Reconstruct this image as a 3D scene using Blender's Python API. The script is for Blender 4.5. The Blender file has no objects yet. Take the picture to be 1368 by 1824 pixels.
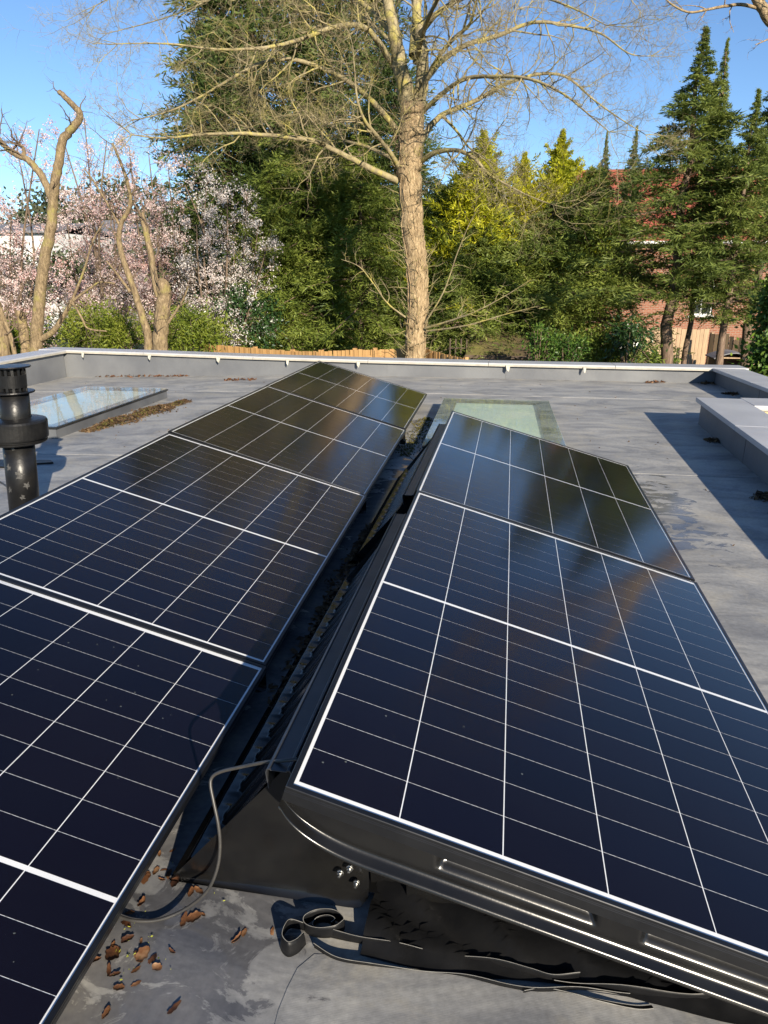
import bpy, bmesh, math, random
import numpy as np
from mathutils import Matrix, Vector

random.seed(7)
rng = np.random.default_rng(7)
S = bpy.context.scene
COL = S.collection
R = math.radians

# ------------------------------------------------------------------ camera
CAM = np.array([1.74242, -0.07710, 1.22013])
AX_R = np.array([0.9879, 0.1550, 0.0011])
AX_F = np.array([-0.1466, 0.9365, -0.3185]); AX_F /= np.linalg.norm(AX_F)
AX_R -= AX_F * (AX_R @ AX_F); AX_R /= np.linalg.norm(AX_R)
AX_U = np.cross(AX_R, AX_F)
FPX = 1258.0
cd = bpy.data.cameras.new('camera')
cam = bpy.data.objects.new('camera', cd); COL.objects.link(cam)
cam.matrix_world = Matrix(((AX_R[0], AX_U[0], -AX_F[0], CAM[0]),
                           (AX_R[1], AX_U[1], -AX_F[1], CAM[1]),
                           (AX_R[2], AX_U[2], -AX_F[2], CAM[2]),
                           (0, 0, 0, 1)))
cd.sensor_fit = 'VERTICAL'; cd.sensor_height = 24.0
cd.lens = FPX / 1824.0 * 24.0
cd.clip_start = 0.05; cd.clip_end = 2000
S.camera = cam

def at(x, y, Y):
    """point of the world at depth Y (metres along the arrays) seen at photo pixel x, y"""
    d = AX_F + AX_R * (x - 684) / FPX + AX_U * (912 - y) / FPX
    return CAM + d * (Y - CAM[1]) / d[1]
def onz(x, y, z=0.0):
    d = AX_F + AX_R * (x - 684) / FPX + AX_U * (912 - y) / FPX
    return CAM + d * (z - CAM[2]) / d[2]

# ------------------------------------------------------------------ light
SUN_VEC = Vector((0.286, -0.473, 0.212)).normalized()
SUN_EL = math.asin(SUN_VEC.z)
SUN_AZ = math.atan2(SUN_VEC.x, SUN_VEC.y)
world = bpy.data.worlds.new('World'); S.world = world; world.use_nodes = True
wn = world.node_tree.nodes; wl = world.node_tree.links
sky = wn.new('ShaderNodeTexSky'); sky.sky_type = 'NISHITA'; sky.sun_disc = False
sky.sun_elevation = SUN_EL; sky.sun_rotation = SUN_AZ
sky.air_density = 0.85; sky.dust_density = 0.0; sky.ozone_density = 4.5; sky.altitude = 60
wn['Background'].inputs['Strength'].default_value = 0.088
wl.new(sky.outputs[0], wn['Background'].inputs['Color'])
sl = bpy.data.lights.new('sun', 'SUN'); sl.energy = 5.0; sl.angle = R(0.5); sl.color = (1.0, 0.89, 0.72)
sun = bpy.data.objects.new('sun', sl); COL.objects.link(sun)
sun.rotation_euler = SUN_VEC.to_track_quat('Z', 'Y').to_euler()
sun.location = (10, -14, 12)
S.view_settings.view_transform = 'Standard'; S.view_settings.look = 'None'
S.view_settings.gamma = 1.0; S.view_settings.use_curve_mapping = False
S.view_settings.exposure = 0.95
S.cycles.max_bounces = 8; S.cycles.transparent_max_bounces = 16
S.cycles.caustics_reflective = False; S.cycles.caustics_refractive = False

# ------------------------------------------------------------------ object helpers
def mesh_np(name, V, F, smooth=False):
    """V (n,3); F list of int arrays (m,k) or one array"""
    if isinstance(F, np.ndarray): F = [F]
    me = bpy.data.meshes.new(name)
    V = np.asarray(V, dtype=np.float32)
    loops = np.concatenate([f.ravel() for f in F]).astype(np.int32)
    tot = np.concatenate([np.full(len(f), f.shape[1], np.int32) for f in F])
    start = np.concatenate([[0], np.cumsum(tot)[:-1]]).astype(np.int32)
    me.vertices.add(len(V)); me.vertices.foreach_set('co', V.ravel())
    me.loops.add(len(loops)); me.loops.foreach_set('vertex_index', loops)
    me.polygons.add(len(tot)); me.polygons.foreach_set('loop_start', start)
    me.polygons.foreach_set('loop_total', tot)
    if smooth: me.polygons.foreach_set('use_smooth', np.ones(len(tot), bool))
    me.update(calc_edges=True)
    return me

class MB:
    """collects polygons of one mesh"""
    def __init__(self): self.v = []; self.f = []
    def box(self, lo, hi, M=None):
        x0, y0, z0 = lo; x1, y1, z1 = hi
        c = [(x0,y0,z0),(x1,y0,z0),(x1,y1,z0),(x0,y1,z0),(x0,y0,z1),(x1,y0,z1),(x1,y1,z1),(x0,y1,z1)]
        if M is not None: c = [tuple(M @ Vector(p)) for p in c]
        n = len(self.v); self.v += c
        self.f += [tuple(n+i for i in q) for q in ((3,2,1,0),(4,5,6,7),(0,1,5,4),(1,2,6,5),(2,3,7,6),(3,0,4,7))]
        return self
    def poly(self, pts):
        n = len(self.v); self.v += [tuple(p) for p in pts]; self.f.append(tuple(range(n, n+len(pts)))); return self
    def prism(self, bottom, top):
        """closed solid between two polygons with the same point count"""
        k = len(bottom); n = len(self.v); self.v += [tuple(p) for p in bottom] + [tuple(p) for p in top]
        self.f.append(tuple(n+i for i in reversed(range(k)))); self.f.append(tuple(n+k+i for i in range(k)))
        for i in range(k):
            j = (i+1) % k; self.f.append((n+i, n+j, n+k+j, n+k+i))
        return self
    def grid(self, P, closed_u=False, closed_v=False):
        P = np.asarray(P, float); a, b = P.shape[:2]; n = len(self.v)
        self.v += [tuple(p) for p in P.reshape(-1, 3)]
        for i in range(a if closed_u else a-1):
            for j in range(b if closed_v else b-1):
                i2 = (i+1) % a; j2 = (j+1) % b
                self.f.append((n+i*b+j, n+i2*b+j, n+i2*b+j2, n+i*b+j2))
        return self
    def lathe(self, prof, n=32, c=(0, 0, 0), lean=(0, 0)):
        ang = np.linspace(0, 2*math.pi, n, endpoint=False)
        P = [[(c[0]+r*math.cos(t)+lean[0]*z, c[1]+r*math.sin(t)+lean[1]*z, c[2]+z) for t in ang] for r, z in prof]
        return self.grid(P, closed_v=True)
    def tube(self, pts, r, n=8):
        V, F = tube_arrays([(np.array(pts, float), np.full(len(pts), r) if np.isscalar(r) else np.array(r), n)])
        m = len(self.v); self.v += [tuple(p) for p in V]
        for f in F: self.f += [tuple(m+i for i in q) for q in f.tolist()]
        k = n
        self.f.append(tuple(m+i for i in range(k))); e = m+len(V)
        self.f.append(tuple(e-k+i for i in range(k)))
        return self
    def mesh(self, name, smooth=False):
        me = bpy.data.meshes.new(name); me.from_pydata(self.v, [], self.f); me.update()
        bm = bmesh.new(); bm.from_mesh(me); bmesh.ops.recalc_face_normals(bm, faces=bm.faces); bm.to_mesh(me); bm.free()
        if smooth: me.polygons.foreach_set('use_smooth', np.ones(len(me.polygons), bool))
        return me

def tube_arrays(branches):
    """branches: list of (pts (k,3), radii (k,), sides) -> V, [F]"""
    VV = []; FF = []; base = 0
    for pts, rad, n in branches:
        k = len(pts)
        t = np.gradient(pts, axis=0); t /= (np.linalg.norm(t, axis=1, keepdims=True)+1e-9)
        ref = np.array([0.31, 0.95, 0.05]) if abs(t[0] @ np.array([0, 0, 1])) > .6 else np.array([0.05, 0.1, 1.0])
        a = np.cross(t, ref); a /= (np.linalg.norm(a, axis=1, keepdims=True)+1e-9)
        b = np.cross(t, a)
        ang = np.arange(n)*2*math.pi/n
        ring = pts[:, None, :] + rad[:, None, None]*(a[:, None, :]*np.cos(ang)[None, :, None] + b[:, None, :]*np.sin(ang)[None, :, None])
        VV.append(ring.reshape(-1, 3))
        i = np.arange(k-1)[:, None]*n; j = np.arange(n)[None, :]; j2 = (j+1) % n
        FF.append(np.stack([base+i+j, base+i+j2, base+i+n+j2, base+i+n+j], -1).reshape(-1, 4))
        base += k*n
    return np.concatenate(VV), [np.concatenate(FF)]

def link(name, me, m=None, parent=None):
    o = bpy.data.objects.new(name, me); COL.objects.link(o)
    if m is not None and me is not None and not me.materials: me.materials.append(m)
    if parent is not None: o.parent = parent
    return o
def obj(name, mb, m, parent=None, smooth=False): return link(name, mb.mesh(name, smooth), m, parent)
def tag(o, label, cat, group=None, kind=None):
    o['label'] = label
    if cat: o['category'] = cat
    if group: o['group'] = group
    if kind: o['kind'] = kind
    return o
def thing(name, label, cat, loc=(0, 0, 0), rz=0, group=None):
    o = bpy.data.objects.new(name, None); COL.objects.link(o)
    o.empty_display_size = 0.1
    o.location = loc; o.rotation_euler = (0, 0, rz)
    return tag(o, label, cat, group)
def bevel(o, w, seg=2):
    b = o.modifiers.new('bevel', 'BEVEL'); b.width = w; b.segments = seg; b.limit_method = 'ANGLE'; b.angle_limit = R(40)
    return o

# ------------------------------------------------------------------ materials
def newmat(name):
    m = bpy.data.materials.new(name); m.use_nodes = True
    nt = m.node_tree; b = nt.nodes['Principled BSDF']
    return m, nt, nt.nodes, nt.links, b
def ramp(nodes, stops):
    r = nodes.new('ShaderNodeValToRGB'); e = r.color_ramp.elements
    while len(e) < len(stops): e.new(0.5)
    for k, (p, c) in enumerate(stops):
        e[k].position = p; e[k].color = (*c, 1) if len(c) == 3 else c
    return r
def coords(nodes, links, kind='Object', scale=(1, 1, 1)):
    if kind == 'World':
        g = nodes.new('ShaderNodeNewGeometry'); src = g.outputs['Position']
    else:
        t = nodes.new('ShaderNodeTexCoord'); src = t.outputs[kind]
    mp = nodes.new('ShaderNodeMapping'); mp.inputs['Scale'].default_value = scale
    links.new(src, mp.inputs['Vector']); return mp.outputs['Vector']
def noise(nodes, links, vec, scale, detail=4, rough=.55, dist=0):
    n = nodes.new('ShaderNodeTexNoise'); n.inputs['Scale'].default_value = scale
    n.inputs['Detail'].default_value = detail; n.inputs['Roughness'].default_value = rough; n.inputs['Distortion'].default_value = dist
    links.new(vec, n.inputs['Vector']); return n.outputs['Fac']
def simple(name, c1, c2=None, scale=6.0, rough=.6, bump=0.0, bscale=None, metal=0, spec=.5, stretch=(1, 1, 1), coat=0, kind='Object', lo=.35, hi=.65):
    m, nt, N, L, b = newmat(name)
    b.inputs['Roughness'].default_value = rough; b.inputs['Metallic'].default_value = metal
    b.inputs['Specular IOR Level'].default_value = spec
    if coat: b.inputs['Coat Weight'].default_value = coat; b.inputs['Coat Roughness'].default_value = .1
    v = coords(N, L, kind, stretch)
    if c2 is None: c2 = tuple(x*.8 for x in c1)
    f = noise(N, L, v, scale)
    r = ramp(N, [(lo, c1), (hi, c2)]); L.new(f, r.inputs[0]); L.new(r.outputs[0], b.inputs['Base Color'])
    if bump:
        bp = N.new('ShaderNodeBump'); bp.inputs['Strength'].default_value = bump; bp.inputs['Distance'].default_value = .01
        f2 = noise(N, L, v, bscale or scale*4, 5); L.new(f2, bp.inputs['Height']); L.new(bp.outputs[0], b.inputs['Normal'])
    return m
def leafmat(name, cols, transl=.35, rough=.55, nscale=.6, spec=.35):
    """foliage: per-leaf random colour, large-scale drift, some light through the leaf"""
    m, nt, N, L, b = newmat(name)
    g = N.new('ShaderNodeNewGeometry')
    k = len(cols); r = ramp(N, [(i/(k-1), c) for i, c in enumerate(cols)])
    v = coords(N, L, 'World'); f = noise(N, L, v, nscale, 2)
    ma = N.new('ShaderNodeMath'); ma.operation = 'MULTIPLY_ADD'; ma.inputs[1].default_value = .55
    oi = N.new('ShaderNodeObjectInfo'); sm = N.new('ShaderNodeMath'); sm.operation = 'ADD'; fc = N.new('ShaderNodeMath'); fc.operation = 'FRACT'
    L.new(g.outputs['Random Per Island'], sm.inputs[0]); L.new(oi.outputs['Random'], sm.inputs[1]); L.new(sm.outputs[0], fc.inputs[0]); L.new(fc.outputs[0], ma.inputs[0])
    mb = N.new('ShaderNodeMath'); mb.operation = 'MULTIPLY_ADD'; mb.inputs[1].default_value = 1.3; mb.inputs[2].default_value = -.42
    L.new(f, mb.inputs[0]); L.new(mb.outputs[0], ma.inputs[2]); L.new(ma.outputs[0], r.inputs[0])
    L.new(r.outputs[0], b.inputs['Base Color']); b.inputs['Roughness'].default_value = rough
    b.inputs['Specular IOR Level'].default_value = spec
    t = N.new('ShaderNodeBsdfTranslucent'); L.new(r.outputs[0], t.inputs['Color'])
    mx = N.new('ShaderNodeMixShader'); mx.inputs[0].default_value = transl
    L.new(b.outputs[0], mx.inputs[1]); L.new(t.outputs[0], mx.inputs[2]); L.new(mx.outputs[0], N['Material Output'].inputs['Surface'])
    return m
def glassmat(name, rough, ior=1.45, tint=(1, 1, 1), nbump=0.0, rvar=0.0, film=0.0, power=5.0, speck=False):
    """pane: Fresnel mix of clear transmission and reflection"""
    m, nt, N, L, b = newmat(name); N.remove(b)
    tr = N.new('ShaderNodeBsdfTransparent'); tr.inputs[0].default_value = (*tint, 1)
    gl = N.new('ShaderNodeBsdfGlossy'); gl.inputs['Roughness'].default_value = rough
    geo = N.new('ShaderNodeNewGeometry'); dt = N.new('ShaderNodeVectorMath'); dt.operation = 'DOT_PRODUCT'
    L.new(geo.outputs['Normal'], dt.inputs[0]); L.new(geo.outputs['Incoming'], dt.inputs[1])
    def mth(op, a, c=0.0, d=0.0):
        q = N.new('ShaderNodeMath'); q.operation = op
        for k, z in enumerate((a, c, d)):
            if isinstance(z, (int, float)): q.inputs[k].default_value = z
            else: L.new(z, q.inputs[k])
        return q
    f0 = ((ior-1)/(ior+1))**2          # Schlick reflectance, the same from both sides of the thin pane
    fr = mth('MULTIPLY_ADD', mth('POWER', mth('SUBTRACT', 1.0, mth('ABSOLUTE', dt.outputs['Value']).outputs[0]).outputs[0], power).outputs[0], 1-f0, f0)
    mx = N.new('ShaderNodeMixShader')
    v = coords(N, L, 'World')
    if rvar:
        f = noise(N, L, v, 3.5, 5); mr = N.new('ShaderNodeMapRange'); mr.inputs[1].default_value = .3; mr.inputs[2].default_value = .7
        mr.inputs[3].default_value = rough; mr.inputs[4].default_value = rough+rvar; L.new(f, mr.inputs[0]); L.new(mr.outputs[0], gl.inputs['Roughness'])
    if nbump:
        bp = N.new('ShaderNodeBump'); bp.inputs['Strength'].default_value = nbump; bp.inputs['Distance'].default_value = .002
        f = noise(N, L, v, 14, 3); L.new(f, bp.inputs['Height']); L.new(bp.outputs[0], gl.inputs['Normal'])
    L.new(fr.outputs[0], mx.inputs[0]); L.new(tr.outputs[0], mx.inputs[1]); L.new(gl.outputs[0], mx.inputs[2])
    out = mx.outputs[0]
    if film:                            # dried dust film on the weathered pane
        df = N.new('ShaderNodeBsdfDiffuse'); df.inputs[0].default_value = (.50, .56, .52, 1)
        fm = N.new('ShaderNodeMixShader'); L.new(out, fm.inputs[1]); L.new(df.outputs[0], fm.inputs[2]); out = fm.outputs[0]
        nf = noise(N, L, v, 3.0, 7, .7, 1.0); mr = N.new('ShaderNodeMapRange'); mr.inputs[1].default_value = .3; mr.inputs[2].default_value = .7
        mr.inputs[3].default_value = film*.35; mr.inputs[4].default_value = film*1.5; L.new(nf, mr.inputs[0]); fac = mr.outputs[0]
        if speck:                       # sparse dried specks
            vo = N.new('ShaderNodeTexVoronoi'); vo.inputs['Scale'].default_value = 26; L.new(v, vo.inputs['Vector'])
            n3 = noise(N, L, v, 2.2, 3); lt = mth('LESS_THAN', vo.outputs['Distance'], .055); g2 = mth('GREATER_THAN', n3, .56)
            sp_ = mth('MULTIPLY', mth('MULTIPLY', lt.outputs[0], g2.outputs[0]).outputs[0], .16); fac = mth('ADD', sp_.outputs[0], fac).outputs[0]
        L.new(fac, fm.inputs[0])
    L.new(out, N['Material Output'].inputs['Surface'])
    return m

def membrane_mat(rib=False):
    m, nt, N, L, b = newmat('ribbed membrane' if rib else 'roof membrane')
    v = coords(N, L, 'World'); vs = coords(N, L, 'World', (.9, 1.9, 1))
    f1 = noise(N, L, vs, 2.0, 9, .68, .8)
    r1 = ramp(N, [(.26, (.13, .132, .138)), (.42, (.215, .215, .214)), (.54, (.315, .31, .295)), (.72, (.45, .425, .375))]); L.new(f1, r1.inputs[0])
    # pale dried silt
    f2 = noise(N, L, v, 3.1, 9, .7, .4); r2 = ramp(N, [(.52, (0, 0, 0)), (.70, (.75, .75, .75))]); L.new(f2, r2.inputs[0])
    mx = N.new('ShaderNodeMixRGB'); mx.inputs[2].default_value = (.38, .35, .285, 1); L.new(r2.outputs[0], mx.inputs[0]); L.new(r1.outputs[0], mx.inputs[1])
    # fine speckle
    f4 = noise(N, L, v, 60, 3, .6); r4 = ramp(N, [(.3, (.84, .84, .84)), (.7, (1.1, 1.1, 1.1))]); L.new(f4, r4.inputs[0])
    mu = N.new('ShaderNodeMixRGB'); mu.blend_type = 'MULTIPLY'; mu.inputs[0].default_value = 1; L.new(mx.outputs[0], mu.inputs[1]); L.new(r4.outputs[0], mu.inputs[2])
    # wet film: in the gutter between the arrays, right of the right array and at the near end
    sp = N.new('ShaderNodeSeparateXYZ'); L.new(v, sp.inputs[0])
    def band(out, c, w):
        a = N.new('ShaderNodeMath'); a.operation = 'SUBTRACT'; a.inputs[1].default_value = c; L.new(sp.outputs[out], a.inputs[0])
        q = N.new('ShaderNodeMath'); q.operation = 'ABSOLUTE'; L.new(a.outputs[0], q.inputs[0])
        mr = N.new('ShaderNodeMapRange'); mr.inputs[1].default_value = w*.45; mr.inputs[2].default_value = w*1.3; mr.inputs[3].default_value = 1; mr.inputs[4].default_value = 0
        L.new(q.outputs[0], mr.inputs[0]); return mr.outputs[0]
    def mul(a, c):
        q = N.new('ShaderNodeMath'); q.operation = 'MULTIPLY'; L.new(a, q.inputs[0]); L.new(c, q.inputs[1]) if not isinstance(c, float) else None
        if isinstance(c, float): q.inputs[1].default_value = c
        return q.outputs[0]
    def mxm(a, c):
        q = N.new('ShaderNodeMath'); q.operation = 'MAXIMUM'; L.new(a, q.inputs[0]); L.new(c, q.inputs[1]); return q.outputs[0]
    gut = mul(band(0, 1.22, .26), band(1, 2.6, 2.3))
    gut2 = mul(mul(band(0, 2.72, .2), band(1, 3.7, .9)), .62)
    near = mul(mul(band(0, 1.05, .45), band(1, .8, .3)), .75)
    far = mul(mul(band(0, 2.4, .5), band(1, 4.6, .25)), .4)
    wet = mxm(mxm(gut, gut2), mxm(near, far))
    f3 = noise(N, L, coords(N, L, 'World', (1, 1.6, 1)), 7.0, 7, .65, .8)
    ad = N.new('ShaderNodeMath'); ad.operation = 'MULTIPLY_ADD'; ad.inputs[1].default_value = .42; L.new(wet, ad.inputs[0]); L.new(f3, ad.inputs[2])
    wr = ramp(N, [(.72, (0, 0, 0)), (.77, (1, 1, 1))]); L.new(ad.outputs[0], wr.inputs[0])
    dk = N.new('ShaderNodeMixRGB'); dk.blend_type = 'MULTIPLY'; dk.inputs[2].default_value = (.50, .50, .53, 1)
    L.new(wr.outputs[0], dk.inputs[0]); L.new(mu.outputs[0], dk.inputs[1]); L.new(dk.outputs[0], b.inputs['Base Color'])
    rr = N.new('ShaderNodeMapRange'); rr.inputs[3].default_value = .56; rr.inputs[4].default_value = .12; L.new(wr.outputs[0], rr.inputs[0]); L.new(rr.outputs[0], b.inputs['Roughness'])
    bp = N.new('ShaderNodeBump'); bp.inputs['Distance'].default_value = .006
    dr = N.new('ShaderNodeMapRange'); dr.inputs[3].default_value = .5; dr.inputs[4].default_value = .05; L.new(wr.outputs[0], dr.inputs[0]); L.new(dr.outputs[0], bp.inputs['Strength'])
    fb = noise(N, L, vs, 5.0, 6); L.new(fb, bp.inputs['Height']); L.new(bp.outputs[0], b.inputs['Normal'])
    if rib:
        w = N.new('ShaderNodeTexWave'); w.bands_direction = 'Y'; w.inputs['Scale'].default_value = 105; w.inputs['Distortion'].default_value = .4; L.new(v, w.inputs['Vector'])
        b2_ = N.new('ShaderNodeBump'); b2_.inputs['Strength'].default_value = .16; b2_.inputs['Distance'].default_value = .0004
        L.new(w.outputs['Fac'], b2_.inputs['Height']); L.new(bp.outputs[0], b2_.inputs['Normal']); L.new(b2_.outputs[0], b.inputs['Normal'])
    return m
M = {}
M['roof'] = membrane_mat()
M['upstand'] = simple('upstand membrane', (.105, .11, .12), (.155, .16, .166), 1.6, .5, .25, 9, kind='World')
M['kerb'] = simple('dark kerb membrane', (.075, .079, .087), (.11, .115, .122), 3, .45, .2, 9, kind='World')
M['coping'] = simple('grey coping metal', (.37, .375, .395), (.44, .445, .46), 3, .36, .08, 40, kind='World', spec=.5)
M['cream'] = simple('cream drip edge', (.42, .385, .32), (.32, .30, .25), 9, .6, kind='World')
M['tape'] = simple('white sealing tab', (.45, .44, .37), (.30, .29, .24), 30, .6)
M['black_plastic'] = simple('black moulded plastic', (.005, .005, .0055), (.009, .0088, .0085), 9, .21, .015, 160, spec=.4)
M['black_gloss'] = simple('black flue plastic', (.006, .006, .0065), (.014, .0135, .013), 11, .36, .1, 60, spec=.35)
M['scuff'] = simple('grey scuff', (.03, .03, .029), (.085, .083, .078), 70, .7)
M['frame'] = simple('black anodised aluminium', (.028, .029, .032), (.036, .037, .04), 20, .30, metal=.75, kind='World')
M['rail'] = simple('dull grey rail', (.055, .058, .066), (.075, .078, .086), 12, .38, metal=.6, kind='World')
M['steel'] = simple('zinc bolt', (.55, .55, .53), (.4, .4, .39), 30, .25, metal=1)
M['cable'] = simple('grey cable sheath', (.03, .029, .028), (.05, .047, .043), 30, .42)
M['rubber'] = simple('black rubber offcut', (.006, .0062, .007), (.012, .012, .0125), 8, .42, .05, 80, spec=.16)
M['rubber_edge'] = simple('cut rubber edge', (.30, .29, .26), (.2, .19, .17), 60, .7)
M['glass_pv'] = glassmat('textured solar glass', .10, 1.45, rvar=.04, film=.002, power=3.9, speck=True)
M['glass_roof'] = glassmat('rooflight glass', .012, 1.4, (.93, .97, .95), .12, film=.27)
M['frit'] = simple('black frit border', (.012, .013, .013), (.03, .03, .026), 5, .25, kind='World')
M['blind_green'] = simple('pale green rooflight interior', (.55, .72, .60), (.70, .80, .68), 2.4, .8, kind='World')
M['blind_grey'] = simple('pale grey rooflight interior', (.58, .66, .63), (.70, .74, .70), 3, .8, kind='World')

def cell_mat():
    m, nt, N, L, b = newmat('silicon cell')
    oi = N.new('ShaderNodeObjectInfo')
    r = ramp(N, [(0, (.0030, .0027, .0080)), (.5, (.0046, .0033, .0080)), (1, (.0034, .0033, .0105))]); L.new(oi.outputs['Random'], r.inputs[0])
    L.new(r.outputs[0], b.inputs['Base Color']); b.inputs['Roughness'].default_value = .6; b.inputs['Specular IOR Level'].default_value = .0
    return m
M['cell'] = cell_mat()
def backsheet_mat():
    m, nt, N, L, b = newmat('white backsheet with ribbons')
    t = N.new('ShaderNodeTexCoord'); sp = N.new('ShaderNodeSeparateXYZ'); L.new(t.outputs['Object'], sp.inputs[0])
    def mth(op, a, c=None, d=None):
        q = N.new('ShaderNodeMath'); q.operation = op
        for k, z in enumerate((a, c, d)):
            if z is None: continue
            if isinstance(z, (int, float)): q.inputs[k].default_value = z
            else: L.new(z, q.inputs[k])
        return q.outputs[0]
    fr = mth('FRACT', mth('MULTIPLY', mth('SUBTRACT', sp.outputs[0], .016), 1/.01837))
    st = mth('LESS_THAN', mth('ABSOLUTE', mth('SUBTRACT', fr, .5)), .13)
    inu = mth('LESS_THAN', mth('ABSOLUTE', mth('SUBTRACT', sp.outputs[0], .567)), .550)
    inv = mth('LESS_THAN', mth('ABSOLUTE', mth('SUBTRACT', sp.outputs[1], .861)), .832)
    nm = mth('GREATER_THAN', mth('ABSOLUTE', mth('SUBTRACT', sp.outputs[1], .861)), .0065)
    f = mth('MULTIPLY', mth('MULTIPLY', st, inu), mth('MULTIPLY', inv, nm))
    mx = N.new('ShaderNodeMixRGB'); mx.inputs[1].default_value = (.78, .79, .80, 1); mx.inputs[2].default_value = (.50, .50, .51, 1)
    L.new(f, mx.inputs[0]); L.new(mx.outputs[0], b.inputs['Base Color']); b.inputs['Roughness'].default_value = .55
    return m
M['backsheet'] = backsheet_mat()
M['junction'] = M['black_plastic']

def brick_mat(name, c1, c2, mortar, scale):
    m, nt, N, L, b = newmat(name)
    v = coords(N, L, 'Object'); mp = N.new('ShaderNodeMapping'); mp.inputs['Rotation'].default_value = (R(90), 0, 0); L.new(v, mp.inputs[0])
    br = N.new('ShaderNodeTexBrick'); br.inputs['Color1'].default_value = (*c1, 1); br.inputs['Color2'].default_value = (*c2, 1); br.inputs['Mortar'].default_value = (*mortar, 1)
    br.inputs['Scale'].default_value = scale; br.inputs['Mortar Size'].default_value = .012; br.inputs['Brick Width'].default_value = .235; br.inputs['Row Height'].default_value = .078
    L.new(mp.outputs[0], br.inputs['Vector']); L.new(br.outputs['Color'], b.inputs['Base Color']); b.inputs['Roughness'].default_value = .85
    return m
M['brick'] = brick_mat('red brick', (.21, .068, .034), (.27, .095, .05), (.27, .20, .15), 1.0)
M['stock'] = simple('buff stock brick', (.46, .37, .18), (.54, .45, .25), 12, .85)
M['render'] = simple('white render', (.72, .72, .70), (.64, .64, .62), 2, .8)
M['tile'] = simple('red clay tile', (.32, .075, .042), (.22, .055, .035), 5, .75, kind='World')
M['slate'] = simple('grey slate', (.14, .14, .155), (.19, .19, .2), 5, .7, kind='World')
M['upvc'] = simple('white window frame', (.75, .75, .73), (.7, .7, .68), 6, .4)
M['winglass'] = simple('window pane', (.02, .025, .03), (.035, .04, .045), 3, .06)
M['newwood'] = simple('fresh orange softwood', (.44, .26, .10), (.35, .195, .07), 3, .7, stretch=(6, 6, .6), kind='World')
M['oldwood'] = simple('weathered fence board', (.42, .30, .18), (.31, .22, .14), 3, .8, stretch=(7, 7, .7), kind='World')
M['darkwood'] = simple('dark creosoted timber', (.06, .04, .028), (.1, .07, .045), 5, .8, kind='World')
M['moss'] = simple('mossy felt roof', (.13, .115, .03), (.075, .05, .028), 1.6, .95, .6, 14, kind='World')
M['shedwall'] = simple('pink rendered shed wall', (.48, .34, .27), (.4, .28, .22), 3, .85, kind='World')
M['ground'] = simple('garden ground', (.06, .055, .025), (.05, .08, .02), .5, .95, .4, 6, kind='World')
def bark_mat(name, c1, c2, c3, lich=None, ls=(.60, .68), scale=9):
    m, nt, N, L, b = newmat(name)
    v = coords(N, L, 'World', (1, 1, .35)); f = noise(N, L, v, scale, 7, .7, .5)
    r = ramp(N, [(.3, c1), (.5, c2), (.68, c3)]); L.new(f, r.inputs[0]); out = r.outputs[0]
    if lich:
        v2 = coords(N, L, 'World'); f2 = noise(N, L, v2, 2.3, 5, .7); r2 = ramp(N, [(ls[0], (0, 0, 0)), (ls[1], (1, 1, 1))]); L.new(f2, r2.inputs[0])
        mx = N.new('ShaderNodeMixRGB'); mx.inputs[2].default_value = (*lich, 1); L.new(r2.outputs[0], mx.inputs[0]); L.new(out, mx.inputs[1]); out = mx.outputs[0]
    L.new(out, b.inputs['Base Color']); b.inputs['Roughness'].default_value = .9
    bp = N.new('ShaderNodeBump'); bp.inputs['Strength'].default_value = .9; bp.inputs['Distance'].default_value = .04
    L.new(f, bp.inputs['Height']); L.new(bp.outputs[0], b.inputs['Normal'])
    return m
M['bark'] = bark_mat('pale brown bark', (.10, .065, .033), (.31, .222, .122), (.50, .38, .225), (.30, .25, .10), (.60, .76), 22)
M['twig'] = bark_mat('lichen covered branch', (.12, .094, .05), (.25, .205, .115), (.36, .305, .18), (.40, .345, .08), (.50, .67), 5)
M['bark2'] = bark_mat('pollard bark', (.07, .048, .026), (.20, .145, .08), (.36, .27, .16), (.26, .22, .07), (.54, .68), 20)
M['conbark'] = bark_mat('conifer bark', (.07, .045, .03), (.15, .10, .07), (.24, .17, .12))
M['darktwig'] = simple('dark twig', (.10, .07, .05), (.16, .115, .075), 4, .9, kind='World')
M['cypress'] = leafmat('cypress foliage', [(.066, .100, .020), (.150, .200, .034), (.24, .295, .052), (.33, .365, .078)], .4)
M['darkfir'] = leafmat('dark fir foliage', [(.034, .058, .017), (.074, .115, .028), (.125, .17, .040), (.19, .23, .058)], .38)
M['bluefir'] = leafmat('blue green cedar foliage', [(.054, .084, .020), (.115, .158, .034), (.19, .235, .050), (.27, .30, .07)], .4)
M['gold'] = leafmat('golden cypress foliage', [(.16, .20, .015), (.36, .38, .02), (.54, .52, .03), (.64, .60, .05)], .4)
M['hedge'] = leafmat('bright hedge foliage', [(.06, .10, .012), (.13, .18, .02), (.22, .26, .035), (.30, .32, .05)], .35)
M['laurel'] = leafmat('glossy laurel leaf', [(.012, .035, .010), (.022, .058, .016), (.04, .085, .024), (.06, .11, .035)], .15, .28, spec=.6)
M['ivy'] = leafmat('ivy leaf', [(.025, .06, .012), (.05, .11, .02), (.11, .18, .03), (.22, .27, .04)], .25, .35)
M['farleaf'] = leafmat('distant foliage', [(.03, .045, .02), (.05, .07, .03), (.08, .09, .045), (.13, .11, .07)], .2)
M['pink'] = leafmat('pink blossom', [(.42, .14, .125), (.82, .53, .50), (.89, .71, .675), (.92, .82, .78), (.92, .87, .84)], .5, .7)
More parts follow.
